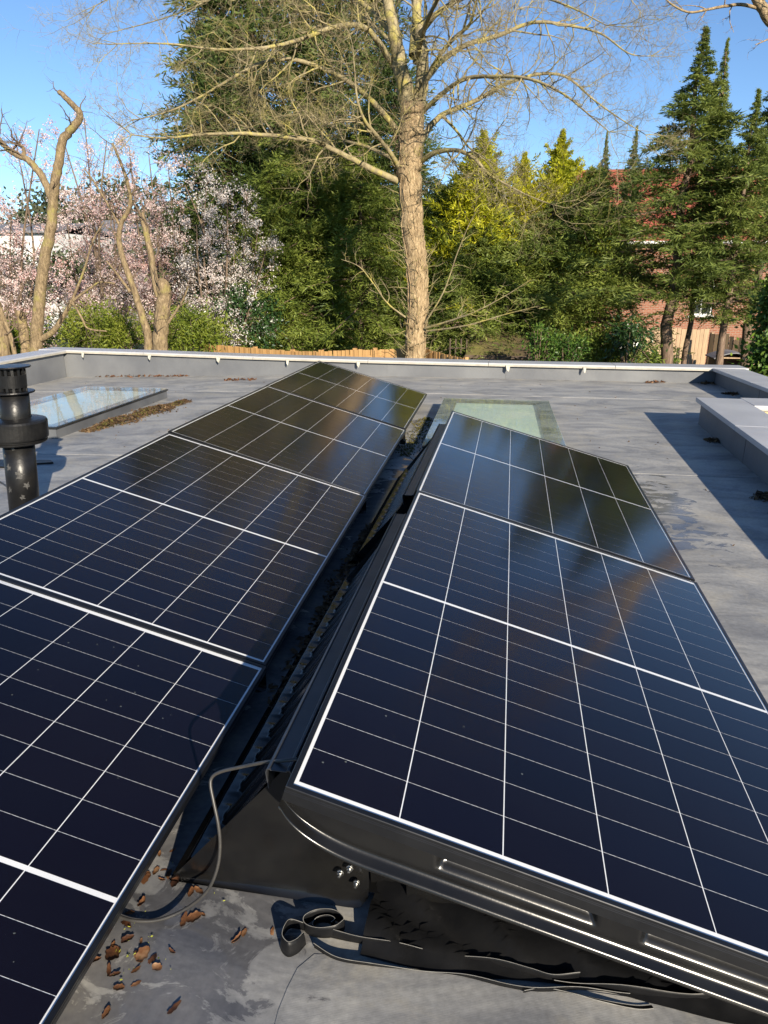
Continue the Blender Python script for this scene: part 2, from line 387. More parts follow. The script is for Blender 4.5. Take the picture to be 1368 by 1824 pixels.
M['white'] = leafmat('white blossom', [(.70, .52, .48), (.86, .78, .74), (.90, .86, .83), (.90, .88, .86)], .5, .7)
M['deadleaf'] = leafmat('dead leaf', [(.03, .013, .008), (.085, .034, .015), (.17, .075, .03), (.36, .21, .11)], .1, .6, 45)
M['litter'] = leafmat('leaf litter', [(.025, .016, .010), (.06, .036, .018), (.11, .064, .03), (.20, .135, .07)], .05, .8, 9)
M['mosslit'] = leafmat('moss', [(.04, .035, .012), (.075, .065, .016), (.12, .105, .022), (.06, .042, .02)], .1, .9, 5)
M['bud'] = leafmat('lime bud scale', [(.25, .28, .03), (.4, .42, .05), (.5, .5, .09)], .2, .6, 5)

# ================================================================== the setting: roof, parapets
def roof_z(x):
    return -0.105 * min(1.0, max(0.0, -x / 3.9)) ** 1.1 if x < 0 else 0.0
XL, XR, YF, YN = -4.02, 4.30, 8.87, -3.0
xs = np.concatenate([np.linspace(XL-.05, 0, 14), np.linspace(.6, XR+.05, 7)]); ys = np.linspace(YN, YF+.05, 20)
mb = MB().grid([[(x, y, roof_z(x)) for y in ys] for x in xs])
mb.box((XL-.05, YN, -.5), (XR+.05, YF+.05, -.2))
roof = obj('roof', mb, M['roof']); roof['kind'] = 'structure'
# lap seams of the membrane: low welded strips
for k, y in enumerate((1.35, 4.55, 7.55)):
    mb = MB()
    P = [[(x, y+d+.01*math.sin(x*1.7), roof_z(x)+h) for x in np.linspace(XL, XR-.02, 40)] for d, h in ((0, .0005), (.002, .003), (.05, .0035))]
    obj('lap_seam', mb.grid(P), M['roof'], roof)

def parapet(name, label, p0, p1, inner, z_top0, z_top1, n, base=-3.0, ext0=0, ext1=0, cwid=.36, over=.045, edge=True, thick=.27, tabs=(), zprof=None):
    """low wall from p0 to p1; `inner` = unit normal toward the roof; coping in n lengths"""
    p0 = np.array(p0, float); p1 = np.array(p1, float); t = (p1-p0)/np.linalg.norm(p1-p0); Ln = np.linalg.norm(p1-p0)
    inn = np.array(inner, float)
    root = thing(name, label, 'parapet')
    zt = (lambda s: z_top0+(z_top1-z_top0)*s/Ln) if zprof is None else (lambda s: float(np.interp(s, zprof[0], zprof[1])))
    mb = MB()
    a = p0-t*ext0; c = p1+t*ext1
    q = [a, c, c-inn*thick, a-inn*thick]
    sa = [-ext0, Ln+ext1, Ln+ext1, -ext0]
    mb.prism([(v[0], v[1], base) for v in q], [(v[0], v[1], zt(s)-.05) for v, s in zip(q, sa)])
    obj('upstand', mb, M['upstand'], root)
    # angled fillet strip at the foot and welded membrane joints
    for k in range(1, int(Ln/1.45)):
        c0 = p0+t*(k*1.45+.13*math.sin(k*5)); mb = MB()
        zb = roof_z(c0[0]); w = t*.035; o = inn*.0025
        pts = [c0-w, c0+w, c0+w+o, c0-w+o]
        mb.prism([(v[0], v[1], zb) for v in pts], [(v[0], v[1], zt(k*1.45)-.052) for v in pts])
        obj('membrane_joint', mb, M['upstand'], root)
    Lt = Ln+ext0+ext1; seg = Lt/n
    for k in range(n):
        s0 = -ext0+k*seg+.002; s1 = -ext0+(k+1)*seg-.002
        i0 = inn*over; i1 = -inn*(cwid-over)
        pts = [(p0+t*s0+i0, s0, 0), (p0+t*s1+i0, s1, 0), (p0+t*s1+i1, s1, -.004), (p0+t*s0+i1, s0, -.004)]
        mb = MB().prism([(v[0], v[1], zt(s)-.036+d) for v, s, d in pts], [(v[0], v[1], zt(s)+d) for v, s, d in pts])
        o = obj('coping', mb, M['coping'], root); bevel(o, .004)
        if edge:
            e0 = inn*(over+.001); e1 = inn*(over+.006)
            pts = [(p0+t*s0+e0, s0), (p0+t*s1+e0, s1), (p0+t*s1+e1, s1), (p0+t*s0+e1, s0)]
            mb = MB().prism([(v[0], v[1], zt(s)-.038) for v, s in pts], [(v[0], v[1], zt(s)-.016) for v, s in pts])
            obj('drip_edge', mb, M['cream'], root)
    for k, (sx, yel) in enumerate(tabs):
        c0 = p0+t*sx+inn*(over+.012); z = zt(sx)-.02
        mb = MB(); w = .036+.02*((k*7)%3)/2
        mb.prism([(c0+t*(-w*.5))[:2].tolist()+[z], (c0+t*w*.5)[:2].tolist()+[z-.01], (c0+t*w*.2+inn*.02)[:2].tolist()+[z-.075], (c0-t*w*.3+inn*.018)[:2].tolist()+[z-.05]],
                 [(c0+t*(-w*.5)+inn*.006)[:2].tolist()+[z], (c0+t*w*.5+inn*.006)[:2].tolist()+[z-.01], (c0+t*w*.2+inn*.026)[:2].tolist()+[z-.075], (c0-t*w*.3+inn*.024)[:2].tolist()+[z-.05]])
        obj('sealing_tab', mb, M['tape'], root)
    return root
def x_on_far(px): return float(at(px, 650, YF)[0])
tabs = [(x_on_far(px)-XL, 0) for px in (155, 272, 393, 515, 640, 905, 1041)]
parapet('parapet', 'long grey parapet across the far end of the roof with cream drip edge', (XL, YF), (XR, YF), (0, -1), .262, .215, 6, ext0=.36, ext1=.36, tabs=tabs, zprof=([-.4, 0, 1.5, 3, 4.5, 6, 7.5, 8.7], [.262, .258, .240, .211, .199, .191, .189, .187]))
parapet('parapet', 'grey parapet along the left side of the roof beyond the flue', (XL, YN), (XL, YF-.05), (1, 0), .262, .256, 6, ext1=-.0, tabs=())
parapet('parapet', 'grey parapet along the right roof edge, meeting the far corner', (XR, YF-.05), (XR+.12, 5.2), (-1, 0), .185, .205, 3, ext1=0, edge=False)
# light well in front of it
BW = [(3.49, 6.30), (3.36, 2.6)]
parapet('parapet', 'nearer low grey parapet at the right edge casting a long shadow', BW[0], BW[1], (-1, 0), .232, .235, 3, edge=False, cwid=.37, over=.05, thick=.25, ext0=-.01)
well = parapet('parapet', 'short grey parapet with buff brick inner face at the right edge', (3.81, 6.30), (6.2, 6.30), (0, 1), .228, .228, 2, edge=False, cwid=.37, over=.05, thick=.25)
# buff bricks of the light well's inner face, seen over the coping
bm_ = MB().box((0, 0, 0), (.208, .06, .062)).mesh('buff_brick')
for c in range(4):
    for k in range(9):
        o = link('buff_brick', bm_, M['stock'], well); o.location = (3.80+k*.22+(c % 2)*.11, 5.985, .115-c*.074)
mb = MB().box((3.78, 5.999, -3), (6.2, 6.05, .185)); obj('mortar_bed', mb, M['shedwall'], well)
mb = MB().box((3.78, 5.97, .182), (6.2, 6.049, .191)); obj('stone_course', mb, M['cream'], well)

# rooflights
def rooflight(name, label, x0, x1, y0, y1, zt, zb, border, blind, group=None):
    root = thing(name, label, 'rooflight', ((x0+x1)/2, (y0+y1)/2, zb), group=group)
    cx, cy = (x0+x1)/2, (y0+y1)/2; hx, hy = (x1-x0)/2, (y1-y0)/2; H = zt-zb
    mb = MB(); o = .012
    for a, c in (((-hx+o, -hy+o), (hx-o, -hy+.07)), ((-hx+o, hy-.07), (hx-o, hy-o)), ((-hx+o, -hy+.07), (-hx+.07, hy-.07)), ((hx-.07, -hy+.07), (hx-o, hy-.07))):
        mb.box((a[0], a[1], -.03), (c[0], c[1], H-.022))
    obj('kerb', mb, M['kerb'], root)
    mb = MB(); b = border
    for a, c in (((-hx, -hy), (hx, -hy+b)), ((-hx, hy-b), (hx, hy)), ((-hx, -hy+b), (-hx+b, hy-b)), ((hx-b, -hy+b), (hx, hy-b))):
        mb.box((a[0], a[1], H-.022), (c[0], c[1], H-.0075))
    obj('black_border', mb, M['frit'], root)
    mb = MB().box((-hx+.07, -hy+.07, H-.035), (hx-.07, hy-.07, H-.024)); obj('interior_blind', mb, blind, root)
    mb = MB().box((-hx, -hy, H-.007), (hx, hy, H)); mb.f = [mb.f[1]]
    obj('glass', mb, M['glass_roof'], root)
    return root
rooflight('rooflight', 'frameless rooflight with pale grey glass and raised kerb beside the leaf litter', -2.70, -1.735, 5.05, 7.10, .058, -.05, .11, M['blind_grey'])
rooflight('rooflight', 'flush rooflight with pale green glass behind the right solar array', 1.26, 2.25, 4.72, 6.74, .095, 0.0, .13, M['blind_green'])

# flue terminal at the left edge
root = thing('flue_pipe', 'black plastic flue pipe with wide collar and slotted cap at the left edge', 'flue', (-.70, 3.15, roof_z(-.7)))
LN = (.075, 0)
obj('pipe', MB().lathe([(.0, -.02), (.076, -.02), (.076, .44), (.074, .44)], 40, lean=LN), M['black_gloss'], root, True)
obj('collar', MB().lathe([(.07, .415), (.135, .418), (.140, .424), (.140, .428), (.133, .432), (.133, .440), (.146, .442), (.147, .450), (.146, .525), (.140, .535), (.125, .540), (.074, .548)], 48, lean=LN), M['black_gloss'], root, False)
obj('upper_pipe', MB().lathe([(.071, .54), (.071, .675), (.06, .676)], 40, lean=LN), M['black_gloss'], root, True)
obj('flange', MB().lathe([(.05, .672), (.098, .672), (.1, .676), (.098, .681), (.05, .684)], 40, lean=LN), M['black_gloss'], root)
obj('cap_band', MB().lathe([(.060, .700), (.066, .700), (.066, .762), (.060, .762)], 40, lean=LN), M['black_gloss'], root)
obj('core', MB().lathe([(.045, .67), (.045, .80)], 24, lean=LN), M['black_plastic'], root)
obj('cap_disc', MB().lathe([(.0, .797), (.088, .797), (.09, .801), (.088, .805), (.0, .808)], 40, lean=LN), M['black_gloss'], root)
fin = MB().box((-.004, -.006, 0), (.004, .006, .04)).mesh('fin')
for k in range(14):
    a = k*2*math.pi/14
    for z in (.668, .760):
        o = link('fin', fin, M['black_gloss'], root); o.location = (.062*math.cos(a)+LN[0]*z, .062*math.sin(a), z); o.rotation_euler = (0, 0, a)
for k, (a, z, s) in enumerate(((-100, .30, 1), (-62, .26, 1.3), (-118, .36, .7), (-40, .20, 1.0), (-75, .40, .6), (-58, .14, .8), (-105, .18, .9))):
    a = R(a); mb = MB(); pts = []
    for q in range(13):
        th = q*2*math.pi/13; rr = .014*s*(1+.45*math.sin(q*2.4+k)+.2*math.sin(q*5+k)); aa = a+rr*math.cos(th)/.078; zz = z+rr*1.1*math.sin(th)
        pts.append((.0768*math.cos(aa)+LN[0]*zz, .0768*math.sin(aa), zz))
    mb.poly(pts); obj('scuff_mark', mb, M['scuff'], root)
# lead-coloured patch and cable end beside the flue
mb = MB(); pts = [(-1.75, 4.12), (-1.42, 4.16), (-1.38, 4.24), (-1.27, 4.28), (-1.33, 4.34), (-1.78, 4.33)]
mb.prism([(x, y, roof_z(x)+.001) for x, y in pts], [(x, y, roof_z(x)+.012) for x, y in pts])
tag(obj('membrane_patch', mb, M['rubber']), 'dark ragged membrane patch on the roof behind the flue', 'patch')

# ================================================================== solar arrays
PW, PL = 1.134, 1.722
PANELS = {  # near-high, near-low, far-high corners of the glass plane
 'L1': ((.0062, .0050, .4060), (1.0988, .0025, .1021), (.0100, 1.7270, .3995)),
 'L2': ((.0009, 1.7385, .3928), (1.0938, 1.7350, .0903), (.0066, 3.4600, .4100)),
 'L3': ((-.0004, 3.4720, .4148), (1.0895, 3.4719, .1016), (-.0002, 5.1939, .4113)),
 'L4': ((-.0099, 5.2055, .4093), (1.0824, 5.2077, .1048), (-.0132, 6.9270, .4030)),
 'R1': ((1.4276, .8661, .4031), (2.5174, .8458, .0897), (1.4585, 2.5881, .4129)),
 'R2': ((1.4527, 2.6021, .4079), (2.5449, 2.5822, .1027), (1.4830, 4.3241, .4164))}
PLAB = {
 'L1': 'nearest solar panel of the left row, cut off by the lower left corner',
 'L2': 'second nearest solar panel of the left row, beside the flue',
 'L3': 'third solar panel of the left row, second from its far end',
 'L4': 'farthest solar panel of the left row, nearest the far parapet',
 'R1': 'large near solar panel of the right row above the black tub',
 'R2': 'farther solar panel of the right row, in front of the green rooflight'}
def sweep_rect(prof, w, l):
    """profile (inset, z) swept round a rectangle w x l with mitred corners"""
    P = []
    for o, z in prof:
        P.append([(o, o, z), (w-o, o, z), (w-o, l-o, z), (o, l-o, z)])
    return MB().grid(P, closed_u=True, closed_v=True)
fprof = [(.0105, 0), (.0012, 0), (0, -.0012), (0, -.006), (.0008, -.0066), (.0008, -.0074), (0, -.008), (0, -.0095), (.0008, -.0101), (.0008, -.0109), (0, -.0115), (0, -.03), (.026, -.03), (.026, -.0285), (.0105, -.0285)]
frame_me = sweep_rect(fprof, PW, PL).mesh('frame')
glass_me = MB().poly([(.0102, .0102, -.0014), (PW-.0102, .0102, -.0014), (PW-.0102, PL-.0102, -.0014), (.0102, PL-.0102, -.0014)]).mesh('glass')
back_me = MB().box((.0103, .0103, -.010), (PW-.0103, PL-.0103, -.0046)).mesh('backsheet')
CW, CH, CPX, CPY = .1813, .0908, .1837, .0923
cell_me = MB().box((0, 0, -.0052), (CW, CH, -.0042)).mesh('cell')
for me, m in ((frame_me, 'frame'), (glass_me, 'glass_pv'), (back_me, 'backsheet'), (cell_me, 'cell')): me.materials.append(M[m])
clamp_me = MB().box((-.02, -.012, -.03), (.02, .012, .003)).mesh('clamp'); clamp_me.materials.append(M['frame'])
for key, (a, b, c) in PANELS.items():
    a, b, c = map(Vector, (a, b, c)); v = (c-a).normalized(); u = (b-a); u = (u-v*u.dot(v)).normalized(); w = u.cross(v)
    root = thing('solar_panel', PLAB[key], 'solar panel', group='solar panels on the flat roof')
    root.matrix_world = Matrix(((u.x, v.x, w.x, a.x), (u.y, v.y, w.y, a.y), (u.z, v.z, w.z, a.z), (0, 0, 0, 1)))
    link('frame', frame_me, None, root); link('backsheet', back_me, None, root); link('glass', glass_me, None, root)
    for half in range(2):
        v0 = .0252 if half == 0 else .861+.0055
        for i in range(6):
            for j in range(9):
                o = link('cell', cell_me, None, root); o.location = (.016+i*CPX+.0012, v0+j*CPY+.00075, 0)

# moulded tubs that carry the panels (one under each)
TUBLAB = {'L1': 'black moulded mounting tub under the nearest left panel', 'L2': 'black moulded mounting tub under the second left panel',
          'L3': 'black moulded mounting tub under the third left panel', 'L4': 'black moulded mounting tub under the farthest left panel',
          'R1': 'black moulded mounting tub with rim and bolts under the near right panel', 'R2': 'black ribbed mounting tub under the farther right panel'}
TILT = math.atan2(.305, 1.09)
def ptop(x): return .4045-.2800*x      # underside plane reference: top of panel at local x (horizontal)
def tub_back():
    prof = [(-.318, .0), (-.316, .007), (-.300, .010), (-.280, .050), (-.274, .058), (-.268, .060), (-.250, .060), (-.243, .061), (-.236, .068), (-.20, .118), (-.14, .205), (-.085, .285), (-.070, .318), (-.066, .340)]
    amp = [0, 0, 0, 0, 0, 0, .25, .7, 1, 1, 1, .9, .4, 0]
    ny = 301; P = []
    for k in range(ny):
        y = .15+(1.60-.15)*k/(ny-1)
        ph = (y*9.52+.35) % 1.0                              # narrow channels pressed into the slope, 105 mm apart
        d = abs(ph-.5)
        wv = min(1, max(0, (.20-d)/.07)); rib = .35*min(1, max(0, (d-.36)/.06))
        row = []
        for (x, z), am in zip(prof, amp):
            if k < 6 or k > ny-7: am = am*min(k, ny-1-k)/6.0
            row.append((x+(.028*wv-.010*rib)*am, y, z-(.012*wv-.004*rib)*am))
        P.append(row)
    return MB().grid(P)
def tub_front():
    """end plate at the near side: slightly leaning sheet with rolled foot"""
    mb = MB(); P = []
    xsn = np.linspace(-.318, .112, 30)
    for x in xsn:
        top = min(.345, max(.012, (x+.318)*1.19+.01)); top = min(top, ptop(x)-.055)
        yl = .152
        # lower right corner rounded away
        c = max(0, (x-.075)/.037); foot = .0+.03*(1-math.sqrt(max(0, 1-c*c)))
        col = []
        for f in (0, .03, .06, .1, .3, .6, 1):
            z = foot+(top-foot)*f
            roll = .018*max(0, 1-f/.08) if f < .08 else 0
            col.append((x, yl-roll-.03*f, z+(.006 if f == 0 else 0)))
        P.append(col)
    mb.grid(P); return mb
def tub_rim():
    """flange under the panel's near edge with two pressed grooves and a rolled lip"""
    ns = 220; cs = []
    D = .082
    prof = [(.012, -.78*q/26) for q in range(26)]+[(.011, -.78), (.006, -.84), (-.004, -.89), (-.010, -.94), (-.008, -1.0), (.004, -1.04), (.03, -1.05)]
    P = []
    for k in range(ns):
        s = -.012+1.10*k/(ns-1); x = s
        dep = D
        if s < .15:
            q = (.15-s)/.162; dep = D*math.sqrt(max(0.03, 1-q**2.4))
        zt = ptop(x)-.0285
        row = []
        for y, f in prof:
            yy = y
            for g0, g1 in ((.255, .53), (.60, .88)):
                if g0 < s < g1 and -.60 < f < -.08:
                    e = min(1, (s-g0)/.014, (g1-s)/.014, (f+.60)/.26, (-.12-f)/.035); e = max(0, e); yy += .017*(e*e*(3-2*e))
            row.append((x-.02*0, yy, zt+f*dep))
        P.append(row)
    return MB().grid(P)
def tub_inner():
    """set-back near wall under the rim, in stepped bays"""
    mb = MB()
    segs = [(.105, .165, .200), (.165, .185, .245), (.185, .43, .170), (.43, .455, .225), (.455, .60, .185), (.60, .625, .24), (.625, .98, .178)]
    P = []
    for x0, x1, y in segs:
        for x in (x0+.001, x1-.001):
            zt = max(.03, ptop(x)-.05); P.append([(x, y, 0.0), (x, y-.02, zt*.5), (x, y-.028, zt)])
    mb.grid(P); return mb
def tub_body():
    mb = MB()
    zt = lambda x: max(.02, ptop(x)-.05)
    # far end wall and low side wall
    mb.poly([(-.315, 1.60, 0), (1.03, 1.60, 0), (1.03, 1.60, zt(1.03)), (-.02, 1.60, zt(-.02)), (-.06, 1.60, .33)])
    mb.poly([(.98, .178, 0), (1.03, .20, 0), (1.03, 1.60, 0), (1.03, 1.60, zt(1.03)), (1.03, .2, zt(1.03)), (.98, .178, zt(.98))])
    mb.poly([(-.3, .16, .012), (1.0, .2, .012), (1.02, 1.59, .012), (-.3, 1.59, .012)])
    return mb
tub_meshes = [('back_wall', tub_back().mesh('back_wall', True)), ('end_plate', tub_front().mesh('end_plate', True)), ('rim', tub_rim().mesh('rim', True)),
              ('inner_wall', tub_inner().mesh('inner_wall')), ('tub_body', tub_body().mesh('tub_body'))]
for _, me in tub_meshes: me.materials.append(M['black_plastic'])
rail_me = MB()
P = []
for y in np.linspace(.09, 1.58, 2):
    P.append([(-.066, y, .315), (-.070, y, .350), (-.067, y, .358), (-.062, y, .360), (-.059, y, .357), (-.030, y, .357), (-.027, y, .360), (-.023, y, .360), (-.020, y, .356), (-.020, y, .335)])
rail_me.grid(P); rail_me = rail_me.mesh('top_rail'); rail_me.materials.append(M['rail'])
bolt_me = MB().lathe([(0, 0), (.0075, 0), (.0075, .003), (.0055, .0035), (.0055, .0075), (.003, .0078), (.003, .013), (.0, .0135)], 10).mesh('bolt'); bolt_me.materials.append(M['steel'])
for key in PANELS:
    a = PANELS[key][0]; rz = math.atan2(PANELS[key][0][0]-PANELS[key][2][0], PANELS[key][2][1]-PANELS[key][0][1])
    root = thing('mounting_tub', TUBLAB[key], 'mounting tub', (a[0], a[1], 0.0), rz, 'tubs under the solar panels')
    for nm, me in tub_meshes: link(nm, me, None, root)
    o = link('top_rail', rail_me, None, root)
    s_ = o.modifiers.new('solid', 'SOLIDIFY'); s_.thickness = .002
    for yy in (.30, .78, 1.30):
        o = link('bolt', bolt_me, None, root); o.location = (-.016, yy, .352); o.scale = (.7, .7, .7)
    if key == 'R1':
        for bx, bz in ((.078, .115), (.058, .098), (.090, .075)):
            o = link('bolt', bolt_me, None, root); o.location = (bx, .141-.03*bz/.28, bz); o.rotation_euler = (R(90), 0, 0)

# cables
def smooth_path(pts, n=10):
    P = np.array(pts, float); out = []
    for i in range(len(P)-1):
        p0 = P[max(i-1, 0)]; p1 = P[i]; p2 = P[i+1]; p3 = P[min(i+2, len(P)-1)]
        for t in np.linspace(0, 1, n, endpoint=False):
            out.append(.5*((2*p1)+(-p0+p2)*t+(2*p0-5*p1+4*p2-p3)*t*t+(-p0+3*p1-3*p2+p3)*t**3))
    out.append(P[-1]); return np.array(out)
cz = [(530, 1352, .37), (505, 1355, .365), (470, 1358, .345), (425, 1367, .315), (395, 1374, .295), (379, 1383, .28), (375, 1398, .265), (381, 1430, .235), (389, 1470, .195), (392, 1510, .15), (386, 1550, .105), (368, 1588, .06), (332, 1618, .025), (285, 1638, .010), (240, 1640, .010), (205, 1630, .012)]
o = obj('cable', MB().tube(smooth_path([onz(x, y, z) for x, y, z in cz], 8), .0034, 10), M['cable'], None, True)
tag(o, 'grey cable looping from the near right panel down to the left panel', 'cable')
cz = [(705, 786, .06), (722, 806, .04), (745, 826, .03), (775, 842, .06), (803, 855, .12)]
o = obj('cable', MB().tube(smooth_path([onz(x, y, z) for x, y, z in cz], 6), .004, 8), M['cable'], None, True)
tag(o, 'thin black cable crossing the gutter at the far end of the gap', 'cable')
cz = [(-8, 855, 0.0), (6, 862, -.01), (24, 876, -.012)]
o = obj('cable', MB().tube(smooth_path([onz(x, y, z) for x, y, z in cz], 6), .006, 8), M['cable'], None, True)
tag(o, 'short grey cable lying on the roof behind the flue foot', 'cable')
mbx = MB().box((-.02, -.03, 0), (.02, .03, .03)); o = obj('connector', mbx, M['black_plastic']); bevel(o, .005)
p = onz(718, 790, .03); o.location = (p[0], p[1], .03); tag(o, 'small black cable connector hanging at the far left panel edge', 'connector')

# loose membrane offcuts in front of the near tub
def ribbon(name, label, path, z0, h, lean=0.0, th=.0014, wob=.0, seed=0):
    """thin strip standing on edge along a ground path, uneven top, leaning by `lean`"""
    r_ = random.Random(seed); P = smooth_path([(x, y, 0) for x, y in path], 9)[:, :2]
    t = np.gradient(P, axis=0); t /= np.linalg.norm(t, axis=1, keepdims=True)+1e-9; n = np.stack([-t[:, 1], t[:, 0]], 1)
    k = len(P); ph = r_.random()*6
    s = np.cumsum(np.r_[0, np.linalg.norm(np.diff(P, axis=0), axis=1)])
    hh = h*(1+.22*np.sin(s*15+ph)+.14*np.sin(s*37+ph*2)); ln = lean+wob*np.sin(s*17+ph)
    rows = []
    for side in (1, -1):
        for f in (0, .35, .7, 1):
            rows.append(np.c_[P+n*(side*th/2+ln*f**1.5)[:, None] if np.ndim(ln) else P, z0+hh*f])
    rows = rows[:4]+rows[7:3:-1]
    G = np.stack(rows, 0)
    mb = MB().grid(G, closed_u=True)
    me = mb.mesh(name, True); me.materials.append(M['rubber']); me.materials.append(M['rubber_edge'])
    o = link(name, me); k1 = len(G[0])-1
    mi = np.zeros(len(me.polygons), np.int32); mi[3*k1:4*k1] = 1; me.polygons.foreach_set('material_index', mi)
    return tag(o, label, 'offcut')
def gp(*px): return [tuple(onz(x, y, 0.0)[:2]) for x, y in px]
spiral = [(578+cx*34, 1656+cy*16) for cx, cy in ((1.0, .3), (.55, .95), (-.3, 1.05), (-.95, .5), (-1.0, -.3), (-.4, -.95), (.5, -.95), (1.05, -.2), (.8, .65), (.2, 1.0), (-.45, .75), (-.65, .1), (-.35, -.55), (.2, -.6), (.55, -.1), (.35, .4))]
ribbon('membrane_offcut', 'coiled strip of black rubber offcut below the three bolts', gp(*spiral), .004, .024, 0, wob=.002, seed=1)
ribbon('membrane_offcut', 'upright curled end of black rubber strip left of the coil', gp((545, 1660), (520, 1655), (508, 1665), (500, 1690), (512, 1706), (530, 1700), (545, 1684)), .003, .026, .002, wob=.003, seed=2)
ribbon('membrane_offcut', 'long crumpled black rubber strip along the foot of the near tub', gp((590, 1672), (640, 1682), (720, 1692), (800, 1706), (880, 1722), (945, 1740), (985, 1752), (1030, 1748)), .003, .018, -.003, wob=.003, seed=3)
ribbon('membrane_offcut', 'second black rubber strip lying outside the long crumpled one', gp((560, 1690), (600, 1712), (660, 1722), (740, 1730), (820, 1740), (900, 1760), (960, 1768), (1040, 1765), (1120, 1772)), .003, .011, -.004, wob=.002, seed=4)
ribbon('membrane_offcut', 'black rubber strip running out to the lower right corner', gp((985, 1752), (1060, 1762), (1140, 1776), (1230, 1786), (1300, 1780), (1330, 1794), (1368, 1796), (1420, 1810)), .003, .018, -.003, wob=.003, seed=6)
ribbon('membrane_offcut', 'lone sliver of black rubber curling on the ribbed mat', gp((932, 1770), (970, 1764), (1020, 1772), (1070, 1784), (1130, 1794), (1160, 1793)), .003, .007, -.006, wob=.003, seed=8)
# crumpled sheet behind the strips, under the rim
gx, gy = np.meshgrid(np.linspace(0, 1, 46), np.linspace(0, 1, 14), indexing='ij')
c00, c10 = onz(650, 1668, 0), onz(1420, 1796, 0)
P = np.zeros((46, 14, 3)); dirv = (c10-c00)[:2]; nrm = np.array([-dirv[1], dirv[0]])/np.linalg.norm(dirv)
P[..., :2] = c00[:2]+gx[..., None]*dirv+(gy[..., None]-.22-.10*np.sin(gx*9)[..., None]*.5)*nrm*.2
P[..., 2] = .005+np.minimum(1, gy*3+.1)*.020*np.abs(np.sin(gx*19+gy*4)*np.sin(gy*5+gx*7))+.012*np.sin(gx*41+gy*9)**2*(gy > .1)
o = obj('membrane_offcut', MB().grid(P), M['rubber'], None, True); tag(o, 'crumpled black rubber sheet tucked under the near tub rim', 'offcut')
# ribbed mat
M['ribmat'] = membrane_mat(True)
pts = [onz(x, y, 0) for x, y in ((470, 1900), (496, 1800), (512, 1760), (530, 1725), (560, 1700), (700, 1706), (1000, 1760), (1400, 1815), (1500, 1900))]
mb = MB().prism([(p[0], p[1], -.001) for p in pts], [(p[0], p[1], .0011) for p in pts])
tag(obj('rubber_mat', mb, M['ribmat']), 'finely ribbed grey rubber mat on the roof in front of the near tub', 'mat')

# ------------------------------------------------------------------ fallen leaves
def leaf_mesh(seed):
    """dry leaf curled along its midrib, with a wavy torn edge and a stalk end"""
    r_ = random.Random(seed); P = []; nI, nJ = 11, 7
    curl = r_.uniform(.35, 1.25); bend = r_.uniform(-.35, .7); ph = r_.random()*6; wd = r_.uniform(.20, .38)
    for i in range(nI):
        s = i/(nI-1); w = wd*max(.05, math.sin(math.pi*min(1, s*.96+.03)))**.6*(1+.16*math.sin(i*1.7+ph))
        row = []
        for j in range(nJ):
            q = (j-3)/3; a = q*curl
            x = s-.5+.02*math.sin(j*2.6+ph); y = w*math.sin(a)/max(.6, curl*.8)+.07*math.sin(s*3.5+ph)
            z = w*(1-math.cos(a))*.9+bend*(s-.45)**2+.018*math.sin(i*2.3+j*1.9+ph)
            row.append((x, y, z+.03))
        P.append(row)
    return MB().grid(P).mesh('fallen_leaf', True)
leaf_vars = [leaf_mesh(s) for s in range(6)]
for me in leaf_vars: me.materials.append(M['deadleaf'])
near_leaves = [(418,620),(475,605),(370,705),(405,690),(440,685),(485,735),(545,775),(580,770),(345,820),(300,860),(283,905),(230,1030),(290,970),(345,975),(470,1015),(335,1040),(390,1045),(410,1080),(160,1055),(215,1095),(240,1112),(325,1090),(325,1145),(255,1165),(203,1265),(480,1245),(735,965),(765,940),(880,935),(560,880),(595,868),(520,890),(430,725),(365,722),(460,700),(352,1030),(235,990)]
zl = lambda a, b: (100+a/2.28, 1250+b/2.28)
for k, (a, b) in enumerate(near_leaves):
    x, y = zl(a, b); p = onz(x, y, 0); o = link('fallen_leaf', leaf_vars[k % 6])
    sz = random.uniform(.015, .032)*(1.15 if k in (11, 15, 16, 22, 26) else 1); o.scale = (sz, sz*random.uniform(.8, 1.2), sz*random.uniform(.6, 1.0))
    o.location = (p[0], p[1], .001); o.rotation_euler = (random.uniform(-.15, .15), random.uniform(-.15, .15), random.uniform(0, 6.28))
    if k in (26, 27): lab, g = 'pale crumpled dead leaf pair alone on the roof left of the rubber coil', 'leaf pair left of the coil'
    elif k == 28: lab, g = 'single reddish dead leaf just left of the curled rubber strip end', 'lone reddish leaf'
    elif k == 25: lab, g = 'lone small dead leaf at the bottom edge by the wet film', 'lone leaf at bottom edge'
    elif b > 1120: lab, g = 'brown dead leaf near the bottom edge beside the nearest left panel', 'dead leaves near the bottom edge'
    elif b > 930: lab, g = 'brown dead leaf in the thick cluster beside the nearest left panel', 'leaf cluster by the nearest left panel'
    elif a > 500: lab, g = 'brown dead leaf inside the cable loop by the tub foot', 'leaves by the tub foot'
    elif b > 800: lab, g = 'brown dead leaf lying by the lower end of the grey cable', 'leaves by the cable end'
    else: lab, g = 'brown dead leaf in the shaded gap left of the tub corner', 'leaves in the gap left of the tub'
    tag(o, lab, 'leaf', g)
